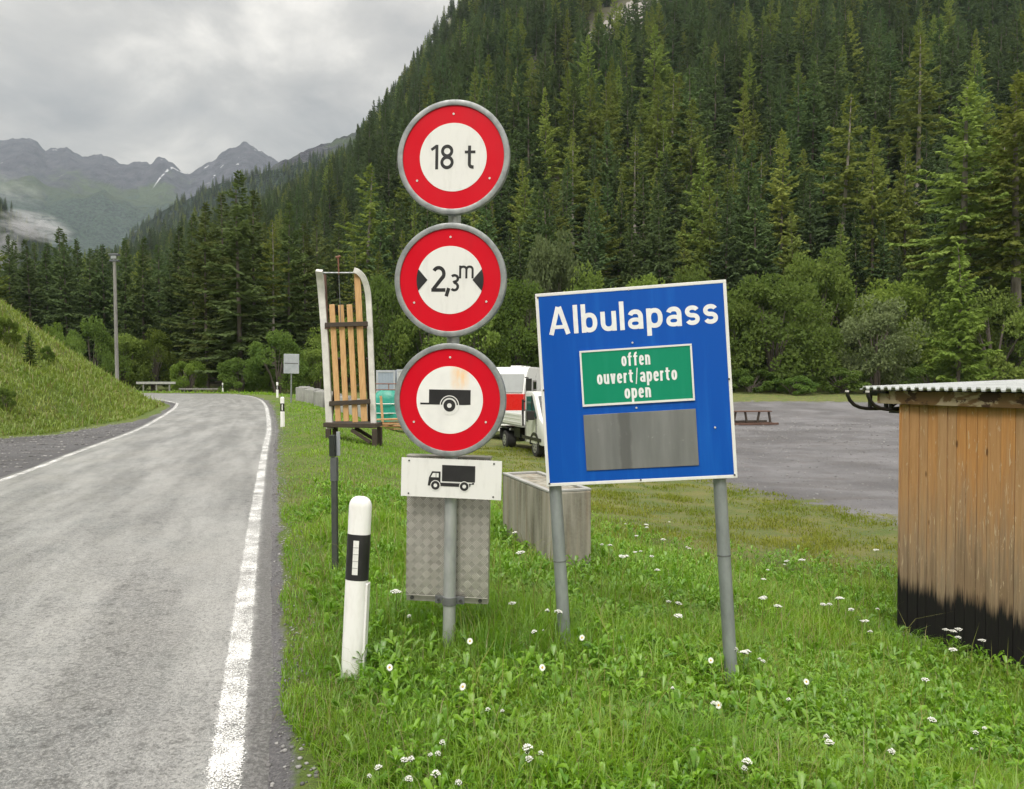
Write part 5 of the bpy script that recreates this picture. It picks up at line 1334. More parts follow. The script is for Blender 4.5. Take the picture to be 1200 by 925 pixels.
# ------------------------------------------------------------------ building site things
def cblock(px, Y, L, rz, lb, hgt=.78, dep=.6, nm='concrete_block', mat=concrete):
    p = pt(px, 460, Y); g0 = gz(p.x, p.y); t = MB(); t.box((0, 0, hgt / 2 - .05), (L, dep, hgt + .1)); t.box((0, 0, hgt + .02), (L * .9, dep * .5, .06))
    o = t.build(nm, mat, None, bevel=.03, loc=(p.x, p.y, g0)); o.rotation_euler = (0, 0, rz); tag(o, lb, 'concrete block', 'grey concrete blocks behind the giant sledge'); return o
for k, (px, Y) in enumerate(((357, 39.5), (368, 37.6), (379, 36), (391, 35.4), (404, 35.0), (417, 34.8), (429, 34.6))):
    cblock(px, Y, 1.02 if k < 3 else .62, R(-52 if k < 3 else -12), ['grey concrete block nearest the back of the grey sign', 'grey concrete block second in the line after the grey sign', 'grey concrete block just beside the sledge runner', 'grey concrete block behind the first sledge slat', 'grey concrete block behind the middle sledge slats', 'grey concrete block behind the last sledge slats', 'grey concrete block beside the green tarpaulin'][k])
def container(pxa, pxb, Y, ytop, mat, label, dep=2.4):
    A = pt(pxa, 460, Y); B = pt(pxb, 460, Y); L = B.x - A.x; g0 = gz((A.x + B.x) / 2, Y); h = pt(pxa, ytop, Y).z - g0
    t = thing('site_container', label, 'container', ((A.x + B.x) / 2, Y, g0), (0, 0, R(-2)))
    n = int(L / .12); poly = []
    q = MB(); q.box((0, dep / 2, h / 2), (L, dep, h)); q.build('body', mat, t, bevel=.02)
    q = MB()
    for k in range(n): q.box((-L / 2 + .1 + (L - .2) * (k + .5) / n, -.012, h / 2), (.055, .03, h - .3))
    q.build('corrugated_panel', mat, t)
    q = MB(); q.box((0, -.02, h - .07), (L + .02, .06, .14)); q.box((0, -.02, .07), (L + .02, .06, .14)); q.box((-L / 2 + .06, -.021, h / 2), (.12, .06, h - .29)); q.box((L / 2 - .06, -.021, h / 2), (.12, .06, h - .29)); q.build('frame', M('container_frame_paint', (.45, .48, .52), None, 2, .5), t)
container(441, 463.5, 47, 434, M('blue_grey_container_paint', (.36, .42, .50), (.31, .37, .45), 1.2, .5), 'blue grey corrugated site container behind the green tarpaulin')
container(465, 500, 46, 433, M('white_container_paint', (.66, .67, .68), (.58, .59, .6), 1.2, .5), 'white site container half hidden by the lowest round sign')
# rusty railing
A = pt(436, 450, 40); g0 = gz(A.x, A.y)
t = thing('pipe_railing', 'rusty pipe railing in front of the site containers', 'railing', (A.x, A.y, g0))
zr_ = A.z - g0
for dz_ in (0, -.32):
    q = MB(); q.tube([(-.1, 0, zr_ + dz_), (2.6, 0, zr_ + dz_)], .03, 6); q.build('pipe', rust, t)
for x_ in (.05, .9, 1.75, 2.55): q = MB(); q.tube([(x_, 0, -.2), (x_, 0, zr_)], .03, 6); q.build('upright', rust, t)
# tarpaulin covered pile
TY = 33; p = pt(455, 490, TY); g0 = gz(p.x, p.y); hT = pt(455, 457, TY).z - g0
V = []; nr = 10; nc = 36; mb = MB(); secs = []
for i in range(nr):
    f = i / (nr - 1); z = hT * (1 - (1 - f) ** 1.0)
    wsc = (1 - .32 * f ** 2.2) if f < .95 else .55
    secs.append([((.75 * wsc + .05 * math.sin(5 * a + i)) * (abs(math.cos(a)) ** .6) * (1 if math.cos(a) > 0 else -1), (.6 * wsc + .04 * math.sin(4 * a)) * (abs(math.sin(a)) ** .6) * (1 if math.sin(a) > 0 else -1), z * .97 + .03 * math.sin(3 * a + 1) * (f > .8)) for a in np.linspace(.01, 2 * math.pi + .01, nc, endpoint=False)])
mb.loft(secs); o = thing('covered_pile', 'pile covered with green tarpaulin between the giant sledge and the round signs', 'covered pile', (p.x, p.y, g0))
mb.build('tarpaulin', tarp_m, o, smooth=True)
for z_ in (hT * .36, hT * .62):
    q = MB(); q.ring(.64, .70, -.03, .03, 30)
    q = MB(); q.tube([(.79 * math.cos(a), .66 * math.sin(a), z_) for a in np.linspace(math.pi * 1.02, math.pi * 1.98, 14)], .022, 6); q.build('strap', white_film, o)
p2 = pt(449, 495, 31.6); q = MB(); q.beam((0, 0, -.1), (-.12, .15, 1.28), .10, .06); o = q.build('leaning_plank', plank_fresh, None, loc=(p2.x, p2.y, gz(p2.x, p2.y))); tag(o, 'pale plank leaning upright against the green tarpaulin', 'plank')
# loose planks, each a thing
p = pt(460, 497, 30); g0 = gz(p.x, p.y); gg = random.Random(8)
lbs = ['pale sawn plank lowest in the heap before the green tarpaulin', 'pale sawn plank lying crosswise in the plank heap', 'pale sawn plank sticking out towards the sledge stand', 'pale sawn plank on top of the heap', 'pale sawn plank slanting down from the heap', 'reddish sawn plank in the middle of the heap', 'short sawn plank at the near foot of the heap']
for k in range(7):
    q = MB(); L = gg.uniform(1.2, 2.4); q.box((0, 0, 0), (L, .16, .05))
    o = q.build('sawn_plank', plank_fresh, None, loc=(p.x + gg.uniform(-.5, .5), p.y + gg.uniform(-.5, .4), g0 + .06 + .065 * k), bevel=.005)
    o.rotation_euler = (gg.gauss(0, .06), gg.gauss(0, .05), gg.uniform(-.6, .6)); tag(o, lbs[k], 'plank', 'sawn planks in the heap')

# ------------------------------------------------------------------ vehicles
def wheel(parent, x, y, r=.34, w=.2, side=1):
    q = MB(); q.tube([(x, y - w / 2, r), (x, y - w / 2 + .03, r), (x, y + w / 2 - .03, r), (x, y + w / 2, r)], [r * .9, r, r, r * .9], 24); wl = q.build('wheel', rubber, parent, smooth=True)
    q = MB(); yo = y + side * (w / 2 + .004); q.tube([(x, yo - side * .03, r), (x, yo, r)], [r * .6, r * .58], 20); q.build('rim', M('wheel_rim_steel', (.42, .43, .43), (.3, .3, .3), 8, .4, .5), wl, smooth=True)
    q = MB()
    for k in range(6): a = k * math.pi / 3; q.tube([(x + .12 * math.cos(a), yo - side * .01, r + .12 * math.sin(a)), (x + .12 * math.cos(a), yo + side * .004, r + .12 * math.sin(a))], .035, 8)
    q.build('rim_hole', black_m, wl)
    return wl
# pick-up: local x forward, y to its left, z up; its right side (-y) faces the camera's left
fw = Vector((.30, -.954)).normalized()
wf = pt(626, 540, 24.3); wr = pt(592, 529, 27.4)
ang = math.atan2(wr.y * 0 + fw.y, fw.x)
org2 = Vector((wf.x, wf.y)) - fw * 2.6
lft = Vector((-fw.y, fw.x)); org2 = org2 + lft * .95
tk = thing('pickup_truck', 'white drop-side pickup truck parked facing us between the lowest round sign and the blue sign', 'pickup truck', (org2.x, org2.y, gz(org2.x, org2.y) + .0), (0, 0, ang))
wb0, wb1 = -.65, 2.6
def cab_prof(dx=0): return [(1.55, .42), (1.55, 1.32), (1.58, 2.06), (1.72, 2.14), (2.35, 2.15), (2.58, 2.02), (3.02, 1.30), (3.42, 1.12), (3.52, .92), (3.52, .42)]
q = MB(); q.prism(cab_prof(), -.93, .93); cab = q.build('cab', van_white, tk, bevel=.05, smooth=True)
for s in (-1, 1):
    yo = s * .938
    q = MB(); q.prism([(1.80, 1.28), (1.80, 1.98), (2.36, 2.00), (2.82, 1.34), (2.80, 1.28)], min(yo, yo + s * .012), max(yo, yo + s * .012)); q.build('side_window', glass_dark, tk)
    q = MB(); q.box((2.25, yo, .86), (1.0, .02, .82)); q.build('door', M('greenish_white_door', (.50, .52, .46), (.46, .48, .42), 2, .3), tk, bevel=.01)
    q = MB(); q.box((2.72, s * 1.12, 1.38), (.10, .26, .30)); q.tube([(2.72, s * .93, 1.3), (2.72, s * 1.05, 1.32)], .03, 6); q.build('mirror', black_m, tk, bevel=.03)
    q = MB(); q.ring(.36, .46, yo - .02, yo + .03, 24, R(5), R(175), wb1, .36); q.build('wheel_arch', black_m, tk)
q = MB(); q.add([(2.62, -.80, 1.98), (2.62, .80, 1.98), (3.03, .84, 1.32), (3.03, -.84, 1.32)], [(0, 1, 2, 3)]);
q = MB(); q.beam((2.60, 0, 2.0), (3.04, 0, 1.31), 1.62, .03, (0, 0, 1)); q.build('windscreen', glass_dark, tk)
for s in (-1, 1):
    q = MB(); q.box((1.74, s * .95, 1.0), (.02, .012, 1.1)); q.box((2.77, s * .95, .95), (.02, .012, .7)); q.build('door_seam', black_m, tk)
    q = MB(); q.box((1.92, s * .956, 1.16), (.16, .03, .04)); q.build('door_handle', black_m, tk)
    q = MB(); q.box((2.3, s * .955, .60), (1.9, .02, .10)); q.build('side_trim', black_m, tk)
    q = MB(); q.box((2.36, s * .955, 1.66), (.05, .02, .72)); q.build('window_bar', black_m, tk)
q = MB(); q.box((3.585, 0, .60), (.02, .5, .11)); q.build('number_plate', white_film, tk)
q = MB(); q.box((3.53, 0, .56), (.10, 1.86, .36)); q.build('bumper', black_m, tk, bevel=.03)
for s in (-1, 1): q = MB(); q.box((3.50, s * .72, .98), (.06, .30, .18)); q.build('headlight', glass_sky, tk, bevel=.02)
q = MB(); q.box((-.05, 0, .95), (3.15, 2.06, .07)); q.build('bed_floor', M('aluminium_bed', (.40, .41, .40), (.34, .35, .34), 2, .5, .4), tk)
for s in (-1, 1):
    q = MB(); q.box((-.05, s * 1.03, 1.17), (3.15, .035, .38)); q.box((-.05, s * 1.052, 1.06), (3.1, .012, .03)); q.box((-.05, s * 1.052, 1.19), (3.1, .012, .03)); q.box((-.05, s * 1.052, 1.31), (3.1, .012, .03)); q.build('side_board', van_white, tk, bevel=.004)
    q = MB(); q.box((1.50, s * .98, 1.42), (.06, .06, .9)); q.build('rack_post', black_m, tk)
q = MB(); q.box((-1.62, 0, 1.17), (.035, 2.06, .38)); q.build('tail_board', van_white, tk)
q = MB(); q.box((1.50, 0, 1.80), (.05, 1.9, .05)); q.box((1.50, 0, 1.5), (.05, 1.9, .04)); q.build('rack_bar', black_m, tk)
q = MB(); q.box((.3, 0, .66), (4.2, .8, .22)); q.box((.2, -.6, .66), (.7, .35, .35)); q.build('chassis', black_m, tk)
for s in (-1, 1):
    wheel(tk, wb0, s * .80, .34, .36, s); wheel(tk, wb1, s * .82, .34, .22, s)
    q = MB(); q.box((wb0, s * .82, .80), (.9, .40, .05)); q.box((wb0 - .5, s * .82, .55), (.03, .38, .4)); q.build('mud_guard', black_m, tk)
# camper
CY = 34.0; p = pt(590, 500, CY); fwc = Vector((-.25, -.97)).normalized()
cm_ = thing('camper_van', 'white camper with a red band under its windscreen parked behind the pickup truck', 'camper', (.30, 34.57, gz(.30, 34.57)), (0, 0, math.atan2(fwc.y, fwc.x)))
hC = pt(610, 431, CY).z - cm_.location.z
q = MB(); q.prism([(-3.0, .40), (3.35, .40), (3.42, 1.10), (3.38, 2.02), (2.92, 2.86), (2.55, hC - .04), (2.2, hC), (-2.85, hC), (-3.0, hC - .12)], -1.10, 1.10); q.build('body', van_white, cm_, bevel=.07, smooth=True)
q = MB(); q.box((3.41, 0, 1.58), (.06, 2.14, .86)); q.box((3.0, 1.105, 1.58), (.82, .02, .86)); q.box((3.0, -1.105, 1.58), (.82, .02, .86)); q.build('red_band', van_red, cm_, bevel=.008)
q = MB(); q.beam((3.40, 0, 2.06), (2.97, 0, 2.84), 2.0, .03); q.build('windscreen', glass_sky, cm_)
q = MB(); q.box((3.42, 0, .58), (.10, 2.1, .30)); q.build('bumper', van_white, cm_, bevel=.03)
q = MB(); q.box((3.45, 0, .92), (.04, .9, .22)); q.build('grille', black_m, cm_)
for s in (-1, 1):
    q = MB(); q.box((3.35, s * 1.28, 2.40), (.12, .24, .52)); q.tube([(3.2, s * 1.08, 2.7), (3.33, s * 1.26, 2.68)], .03, 6); q.build('mirror', black_m, cm_, bevel=.03)
    q = MB(); q.box((3.44, s * .82, .93), (.05, .28, .18)); q.build('headlight', glass_sky, cm_)
    q = MB(); q.box((1.5, s * 1.108, 2.35), (.75, .02, .45)); wn_ = q.build('window', M('grey_window_frame', (.30, .28, .28), None, 3, .5), cm_)
    q = MB(); q.box((1.5, s * 1.116, 2.35), (.6, .02, .32)); q.build('pane', glass_dark, wn_)
    q = MB(); q.box((-1.0, s * 1.108, 2.2), (.9, .02, .55)); wn_ = q.build('window', M('grey_window_frame', (.3, .28, .28)), cm_)
    q = MB(); q.box((-1.0, s * 1.116, 2.2), (.76, .02, .42)); q.build('pane', glass_dark, wn_)
    wheel(cm_, -1.7, s * .95, .35, .24, s); wheel(cm_, 2.75, s * .86, .35, .22, s)
q = MB(); q.box((-.1, 1.104, 1.28), (5.6, .012, .09)); q.box((-.1, -1.104, 1.28), (5.6, .012, .09)); q.build('trim_stripe', M('grey_trim', (.25, .26, .28), None, 3, .5), cm_)
q = MB(); q.box((-.6, 1.106, 1.35), (.62, .014, 1.75)); q.build('door', M('pale_door', (.60, .61, .60), None, 3, .4), cm_, bevel=.004)
q = MB(); q.box((-.5, 0, hC + .04), (1.0, .7, .09)); q.box((1.4, .3, hC + .03), (.5, .5, .08)); q.build('roof_vent', van_white, cm_, bevel=.02)

# ------------------------------------------------------------------ picnic bench on skids in the lot
BY = 44; p = pt(878, 496, BY); g0 = gz(p.x, p.y); topz = pt(880, 481.5, BY).z - g0
t = thing('timber_table', 'low brown timber table on skids standing in the gravel lot', 'table', (p.x, p.y, g0), (0, 0, R(10)))
q = MB(); q.box((0, 0, topz - .03), (2.5, .75, .06)); q.build('tabletop', wood_brown, t, bevel=.01)
for x_ in (-.62, .88):
    for s in (-1, 1):
        q = MB(); q.beam((x_ + s * .42 - .05, -.2 * 1, .1), (x_ + s * .30 - .05, -.2, topz - .06), .10, .10); q.build('leg', wood_dark, t)
for y_ in (-.36, .36):
    q = MB(); q.box((.1, y_, .06), (3.1, .16, .12)); q.build('skid', wood_brown, t, bevel=.01)
q = MB(); q.box((0, 0, .20), (2.2, .1, .1)); q.build('stretcher', wood_dark, t)

# ================================================================== GROUND COVER
def strips(x, y, z, ln, wd, az, bend, seg=3, tint=None):
    """n grass blades as tapering strips"""
    n = len(x); V = np.zeros((n, 2 * seg + 1, 3)); ca, sa = np.cos(az), np.sin(az); pa = az + np.pi / 2 + 0.0; cw, sw = np.cos(pa), np.sin(pa)
    for k in range(seg + 1):
        f = k / seg; b = bend * f * f
        hx = ln * f * np.sin(b); hz_ = ln * f * np.cos(b * .8)
        cx_ = x + ca * hx; cy_ = y + sa * hx; cz_ = z + hz_
        w = wd * (1 - f ** 1.6) * .5
        if k < seg:
            V[:, 2 * k] = np.stack([cx_ - cw * w, cy_ - sw * w, cz_], -1); V[:, 2 * k + 1] = np.stack([cx_ + cw * w, cy_ + sw * w, cz_], -1)
        else: V[:, 2 * seg] = np.stack([cx_, cy_, cz_], -1)
    m = 2 * seg + 1; o = np.arange(n)[:, None] * m
    Q = np.concatenate([o + np.array([[2 * k, 2 * k + 1, 2 * k + 3, 2 * k + 2]]) for k in range(seg - 1)]); T = o + np.array([[2 * seg - 2, 2 * seg - 1, 2 * seg]])
    return V.reshape(-1, 3), [Q, T], np.repeat(tint, m)
SHED = np.array([(cA + wd_ * a + nin * b)[:] for a, b in ((-.02, -.03), (3.2, -.03), (3.2, 2.5), (-.02, 2.5))])
TRO = np.array([tuple(n0 + nv * 0.0), tuple(f0), tuple(f0 + nv * .43), tuple(n0 + nv * .43)])
def grass_points(n, r0, r1, a0, a1, seed, power=1.0):
    g = np.random.default_rng(seed)
    az = np.radians(g.uniform(a0, a1, n)); u = g.random(n)
    r = r0 * (r1 / r0) ** u if power == 0 else (r0 ** power + u * (r1 ** power - r0 ** power)) ** (1 / power)
    return np.sin(az) * r, np.cos(az) * r, r, g
def grass(name, n, r0, r1, a0, a1, seed, power, mat, base_len, base_w, label, dry=None, hill=False, thin=1.0):
    x, y, r, g = grass_points(n, r0, r1, a0, a1, seed, power)
    P = ground_parts(x, y); sR = P['sR']
    if hill: ok = P['inH'] & (P['dH'] > .15)
    else:
        edge_dry = np.exp(-((sR - .38) / .22) ** 2)
        ok = (~P['inR']) & (~P['inL']) & (P['lot'] < .45) & ((g.random(n) < .22 + edge_dry) if 'dry' in name else True) & (sR > .20 + .20 * vnoise(x * 1.7, y * 1.7, 9)) & ~inpoly(x, y, SHED) & ~inpoly(x, y, TRO)
        moss = sstep(3.6, 7.5, sR) * sstep(7.2, 9.5, y - .25 * x)
        lush = np.clip(.05 + 1.75 * fbm(x / .75, y / .75, 3, 15), .18, 1.6)
        dsh = np.abs((x - cA.x) * nin.x + (y - cA.y) * nin.y); L = base_len * (1 - .6 * (dsh < .35) * (y < 7.2) * (x > 2)) * lush * (1 - .80 * moss) * (.45 + .55 * sstep(.25, 1.1, sR)) * (1 - .35 * sstep(7, 12, r))
        ok &= g.random(n) > .35 * moss
        ok &= (P['lot'] < .1) | (g.random(n) > .6)
    if hill: L = base_len * (.5 + fbm(x / 2.5, y / 2.5, 3, 15)); moss = np.zeros(n)
    clump = fbm(x / .5, y / .5, 3, 44)
    ok &= g.random(n) < thin * (.35 + 1.1 * clump)
    x, y, r, L, z, moss, sR = x[ok], y[ok], r[ok], L[ok], P['z'][ok], moss[ok], sR[ok]; n = len(x)
    tone = np.clip(-.35 + 1.7 * fbm(x / .8, y / .8, 4, 60) + g.normal(0, .26, n), 0, 1)
    V, F, T = strips(x, y, z - .01, L * g.uniform(.45, 1.25, n), np.maximum(base_w * g.uniform(.6, 1.4, n), r * .0011), g.uniform(0, 6.28, n), np.abs(g.normal(.75, .5, n)), 3, tone)
    o = npmesh(name, V, F, mat, attrs=dict(tint=T)); tag(o, label, 'grass', kind='stuff'); return o
grass('grass', 190000, 2.0, 9.5, -32, 46, 1, .55, grass_m, .185, .0060, 'lush green grass of the roadside verge')
grass('grass', 120000, 8.5, 40, -30, 40, 2, .3, grass_m, .15, .010, 'shorter green grass further along the verge and slope')
grass('dry_grass', 60000, 2.0, 14, -32, 44, 3, .5, drygrass_m, .22, .0042, 'dry straw stalks among the verge grass', thin=.6)
grass('hill_grass', 200000, 12, 62, -50, -20, 4, .6, hill_m, .15, .016, 'uneven meadow grass on the roadside hill', hill=True, thin=1.3)
grass('far_grass', 26000, 55, 82, -40, 40, 6, .8, grass_m, .4, .05, 'rough grass at the forest edge')

grass('grass_stalks', 3500, 2.2, 11, -31, 45, 23, .8, stalk_m, .42, .0030, 'thin flowering grass stalks standing above the verge grass')
grass('hill_grass', 45000, 12, 60, -50, -20, 25, .6, hill_m, .30, .014, 'taller tussocks of meadow grass on the roadside hill', hill=True, thin=.7)
grass('hill_stalks', 9000, 12, 60, -50, -20, 24, .6, drygrass_m, .30, .012, 'brownish seeding grass on the roadside hill', hill=True)
def short_turf(n, seed):
    x, y, r, g = grass_points(n, 6.5, 27, -8, 42, seed, .7)
    P = ground_parts(x, y); sR = P['sR']; moss = sstep(3.6, 7.5, sR) * sstep(7.2, 9.5, y - .25 * x); cl = fbm(x / .7, y / .7, 4, 12)
    ok = (~P['inR']) & (~P['inL']) & (P['lot'] < .62) & (moss > .12) & (g.random(n) < np.clip(2.4 * (cl - .30), 0, 1)) & ~inpoly(x, y, SHED) & ~inpoly(x, y, TRO)
    x, y, r, z, cl = x[ok], y[ok], r[ok], P['z'][ok], cl[ok]; n = len(x); tone = np.clip(-.3 + 1.6 * fbm(x / 1.1, y / 1.1, 4, 61) + g.normal(0, .25, n), 0, 1)
    V, F, T = strips(x, y, z - .01, .085 * g.uniform(.4, 1.3, n) * (.3 + 1.3 * cl), np.maximum(.006, r * .0012), g.uniform(0, 6.28, n), np.abs(g.normal(.9, .5, n)), 2, tone)
    tag(npmesh('short_grass', V, F, turf_m, attrs=dict(tint=T)), 'short yellowish turf between the tall verge and the gravel lot', 'grass', kind='stuff')
short_turf(150000, 19)
def weeds(n, r0, r1, seed, size):
    """rosettes of broad leaves: each leaf a folded, tapering blade"""
    x, y, r, g = grass_points(n, r0, r1, -31, 45, seed, .8)
    P = ground_parts(x, y); moss = sstep(3.6, 7.5, P['sR']) * sstep(7.2, 9.5, y - .25 * x)
    dn = fbm(x / .8, y / .8, 3, 91)
    ok = (~P['inR']) & (~P['inL']) & (P['lot'] < .2) & (P['sR'] > .62) & ~inpoly(x, y, SHED) & ~inpoly(x, y, TRO) & (g.random(n) < (1 - .8 * moss)) & (dn > .42)
    x, y, z, r = x[ok], y[ok], P['z'][ok], r[ok]; V = []; T = []
    n = len(x)
    tone0 = g.random(n); sz = size * g.uniform(.5, 1.35, n)
    for k in range(8):
        az = k * .785 + g.normal(0, .35, n); L = sz * g.uniform(.7, 1.2, n); W = L * g.uniform(.07, .18, n); el = g.uniform(.35, 1.35, n); h0 = g.uniform(.02, .13, n)
        ca, sa = np.cos(az), np.sin(az); pts_ = []
        for f, w, dz in ((0, .15, 0), (.3, .75, 0), (.62, 1, -.02), (.85, .6, -.10), (1, 0, -.22)):
            hx = L * f * np.cos(el); hz_ = z + h0 + L * (f * np.sin(el) + dz * 1.6)
            cx_, cy_ = x + ca * hx, y + sa * hx
            if w == 0: pts_.append(np.stack([cx_, cy_, hz_], -1))
            else:
                pts_.append(np.stack([cx_ - sa * W * w, cy_ + ca * W * w, hz_ + W * .35], -1)); pts_.append(np.stack([cx_, cy_, hz_], -1)); pts_.append(np.stack([cx_ + sa * W * w, cy_ - ca * W * w, hz_ + W * .35], -1))
        V.append(np.stack(pts_, 1)); T.append(np.clip(tone0 + g.normal(0, .15, n), 0, 1))
    V = np.concatenate(V); T = np.concatenate(T); m = 13; o = np.arange(len(V))[:, None] * m
    Q = np.concatenate([o + np.array([[3 * k + a, 3 * k + a + 1, 3 * k + a + 4, 3 * k + a + 3]]) for k in range(3) for a in (0, 1)]); Tr = np.concatenate([o + np.array([[9, 10, 12]]), o + np.array([[10, 11, 12]])])
    ob = npmesh('weeds', V.reshape(-1, 3), [Q, Tr], weed_m, attrs=dict(tint=np.repeat(T, m)), smooth=True); tag(ob, 'broad leaved weeds growing through the verge grass', 'weeds', kind='stuff')
weeds(9000, 2.1, 11, 71, .074)
def feathers(n, r0, r1, seed):
    x, y, r, g = grass_points(n, r0, r1, -31, 45, seed, .8); P = ground_parts(x, y); moss = sstep(3.6, 7.5, P['sR']) * sstep(7.2, 9.5, y - .25 * x)
    ok = (~P['inR']) & (~P['inL']) & (P['lot'] < .2) & (P['sR'] > .45) & ~inpoly(x, y, SHED) & ~inpoly(x, y, TRO) & (moss < .5) & (fbm(x / .7, y / .7, 3, 33) > .46)
    x, y, z = x[ok], y[ok], P['z'][ok]; n = len(x); az = g.uniform(0, 6.28, n); L = g.uniform(.09, .20, n); el = g.uniform(.5, 1.3, n); tone = g.random(n)
    X = []; Y = []; Z = []; A = []; LL_ = []; T = []
    for k in range(12):
        f = .2 + .8 * k / 11; hx = L * f * np.cos(el); hz_ = L * (f * np.sin(el) - .35 * f * f)
        for sd in (-1, 1):
            X.append(x + np.cos(az) * hx); Y.append(y + np.sin(az) * hx); Z.append(z + hz_); A.append(az + sd * (1.05 + .1 * g.normal(size=n))); LL_.append(L * .34 * np.sin(np.pi * min(.96, .12 + .88 * f)) + .006); T.append(np.clip(tone + g.normal(0, .1, n), 0, 1))
    X, Y, Z, A, LL_, T = map(np.concatenate, (X, Y, Z, A, LL_, T)); m = len(X)
    V, F, T = strips(X, Y, Z, LL_, np.full(m, .0068), A, np.full(m, 1.15), 2, T)
    tag(npmesh('feathery_leaves', V, F, weed_m, attrs=dict(tint=T)), 'feathery divided leaves growing among the verge grass', 'weeds', kind='stuff')
feathers(6500, 2.1, 9, 83)
def stones(name, n, region, seed, smin, smax, label, mat):
    g = np.random.default_rng(seed); x, y, s = region(g, n, smin, smax); n = len(x)
    z = ground_parts(x, y)['z']
    ph = (1 + 5 ** .5) / 2; ico = np.array([(-1, ph, 0), (1, ph, 0), (-1, -ph, 0), (1, -ph, 0), (0, -1, ph), (0, 1, ph), (0, -1, -ph), (0, 1, -ph), (ph, 0, -1), (ph, 0, 1), (-ph, 0, -1), (-ph, 0, 1)]) / 1.9
    fi = np.array([(0, 11, 5), (0, 5, 1), (0, 1, 7), (0, 7, 10), (0, 10, 11), (1, 5, 9), (5, 11, 4), (11, 10, 2), (10, 7, 6), (7, 1, 8), (3, 9, 4), (3, 4, 2), (3, 2, 6), (3, 6, 8), (3, 8, 9), (4, 9, 5), (2, 4, 11), (6, 2, 10), (8, 6, 7), (9, 8, 1)])
    V = ico[None] * (1 + g.normal(0, .22, (n, 12, 3))) * s[:, None, None] * np.array([1, 1, .6]); V[..., 0] += x[:, None]; V[..., 1] += y[:, None]; V[..., 2] += z[:, None] + s[:, None] * .1 + .002
    F = (np.arange(n)[:, None, None] * 12 + fi[None]).reshape(-1, 3)
    o = npmesh(name, V.reshape(-1, 3), F, mat, attrs=dict(tint=np.repeat(g.random(n), 12))); tag(o, label, 'gravel', kind='stuff')
t = NT('loose_stone'); ft = t.attr('tint'); stone_m = t.done(t.pbsdf(t.mix(ft, (.09, .088, .088), (.30, .295, .29)), .8))
def edge_region(g, n, a, b):
    i = g.integers(0, 90, n); f = g.random(n); P = RL[i] * (1 - f[:, None]) + RL[i + 1] * f[:, None]; d = RL[i + 1] - RL[i]; d /= np.linalg.norm(d, axis=1)[:, None]
    off = np.abs(g.normal(.27, .10, n)) ; off = np.clip(off, .12, .7)
    return P[:, 0] + d[:, 1] * off, P[:, 1] - d[:, 0] * off, a * (b / a) ** (g.random(n) ** 2)
stones('gravel', 9000, edge_region, 3, .004, .014, 'loose grit along the road edge', stone_m)
def shed_region(g, n, a, b):
    s = g.uniform(0, 3, n); o_ = g.normal(-.09, .06, n); return cA.x + wd_.x * s + nin.x * o_, cA.y + wd_.y * s + nin.y * o_, a * (b / a) ** g.random(n)
stones('gravel', 1500, shed_region, 5, .006, .02, 'grey chippings along the foot of the shed', stone_m)
def lot_region(g, n, a, b):
    az = np.radians(g.uniform(10, 40, n)); r = 12 + 40 * g.random(n) ** 1.4; x, y = np.sin(az) * r, np.cos(az) * r; k = ground_parts(x, y)['lot'] > .4
    return x[k], y[k], (a * (b / a) ** (g.random(n) ** 2.5))[k] * (r[k] / 15)
def pull_region(g, n, a, b):
    i = g.integers(0, 60, n); P = LL[i]; d = LL[np.minimum(i + 1, len(LL) - 1)] - P; d /= np.linalg.norm(d, axis=1)[:, None]; off = g.uniform(.25, 6, n)
    x = P[:, 0] - d[:, 1] * off; y = P[:, 1] + d[:, 0] * off; k = inpoly(x, y, LEFT_POLY) & ~inpoly(x, y, HILL_POLY) & (y > 8)
    return x[k], y[k], (a * (b / a) ** (g.random(n) ** 2))[k]
stones('gravel', 12000, pull_region, 15, .01, .04, 'dark loose chippings on the pull-off beside the road', stone_m)
stones('gravel', 7000, lot_region, 6, .006, .022, 'loose stones scattered over the gravel lot', stone_m)

# ------------------------------------------------------------------ flowers, each a thing of its own
def make_umbel(seed, H, Rr):
    g = random.Random(seed); st_ = MB(); st_.tube([(0, 0, 0), (.01, .0, H * .5), (0, .01, H * .93)], [.0022, .002, .0016], 5)
    hd_ = MB()
    for k in range(26):
        a = k * 2.4; r = Rr * math.sqrt(k / 26) * g.uniform(.85, 1.15); x, y = r * math.cos(a), r * math.sin(a); z = H - .010 * (r / Rr) ** 2 + g.uniform(-.003, .003)
        st_.tube([(0, .01, H * .93), (x, y, z - .003)], .0009, 3, False)
        s = Rr * g.uniform(.16, .25); n = 6
        hd_.add([(x + s * math.cos(q * 6.283 / n) * (1 if q % 2 else .75), y + s * math.sin(q * 6.283 / n) * (1 if q % 2 else .75), z + g.uniform(-.002, .002)) for q in range(n)] + [(x, y, z + .004)], [(q, (q + 1) % n, n) for q in range(n)])
    return st_, hd_
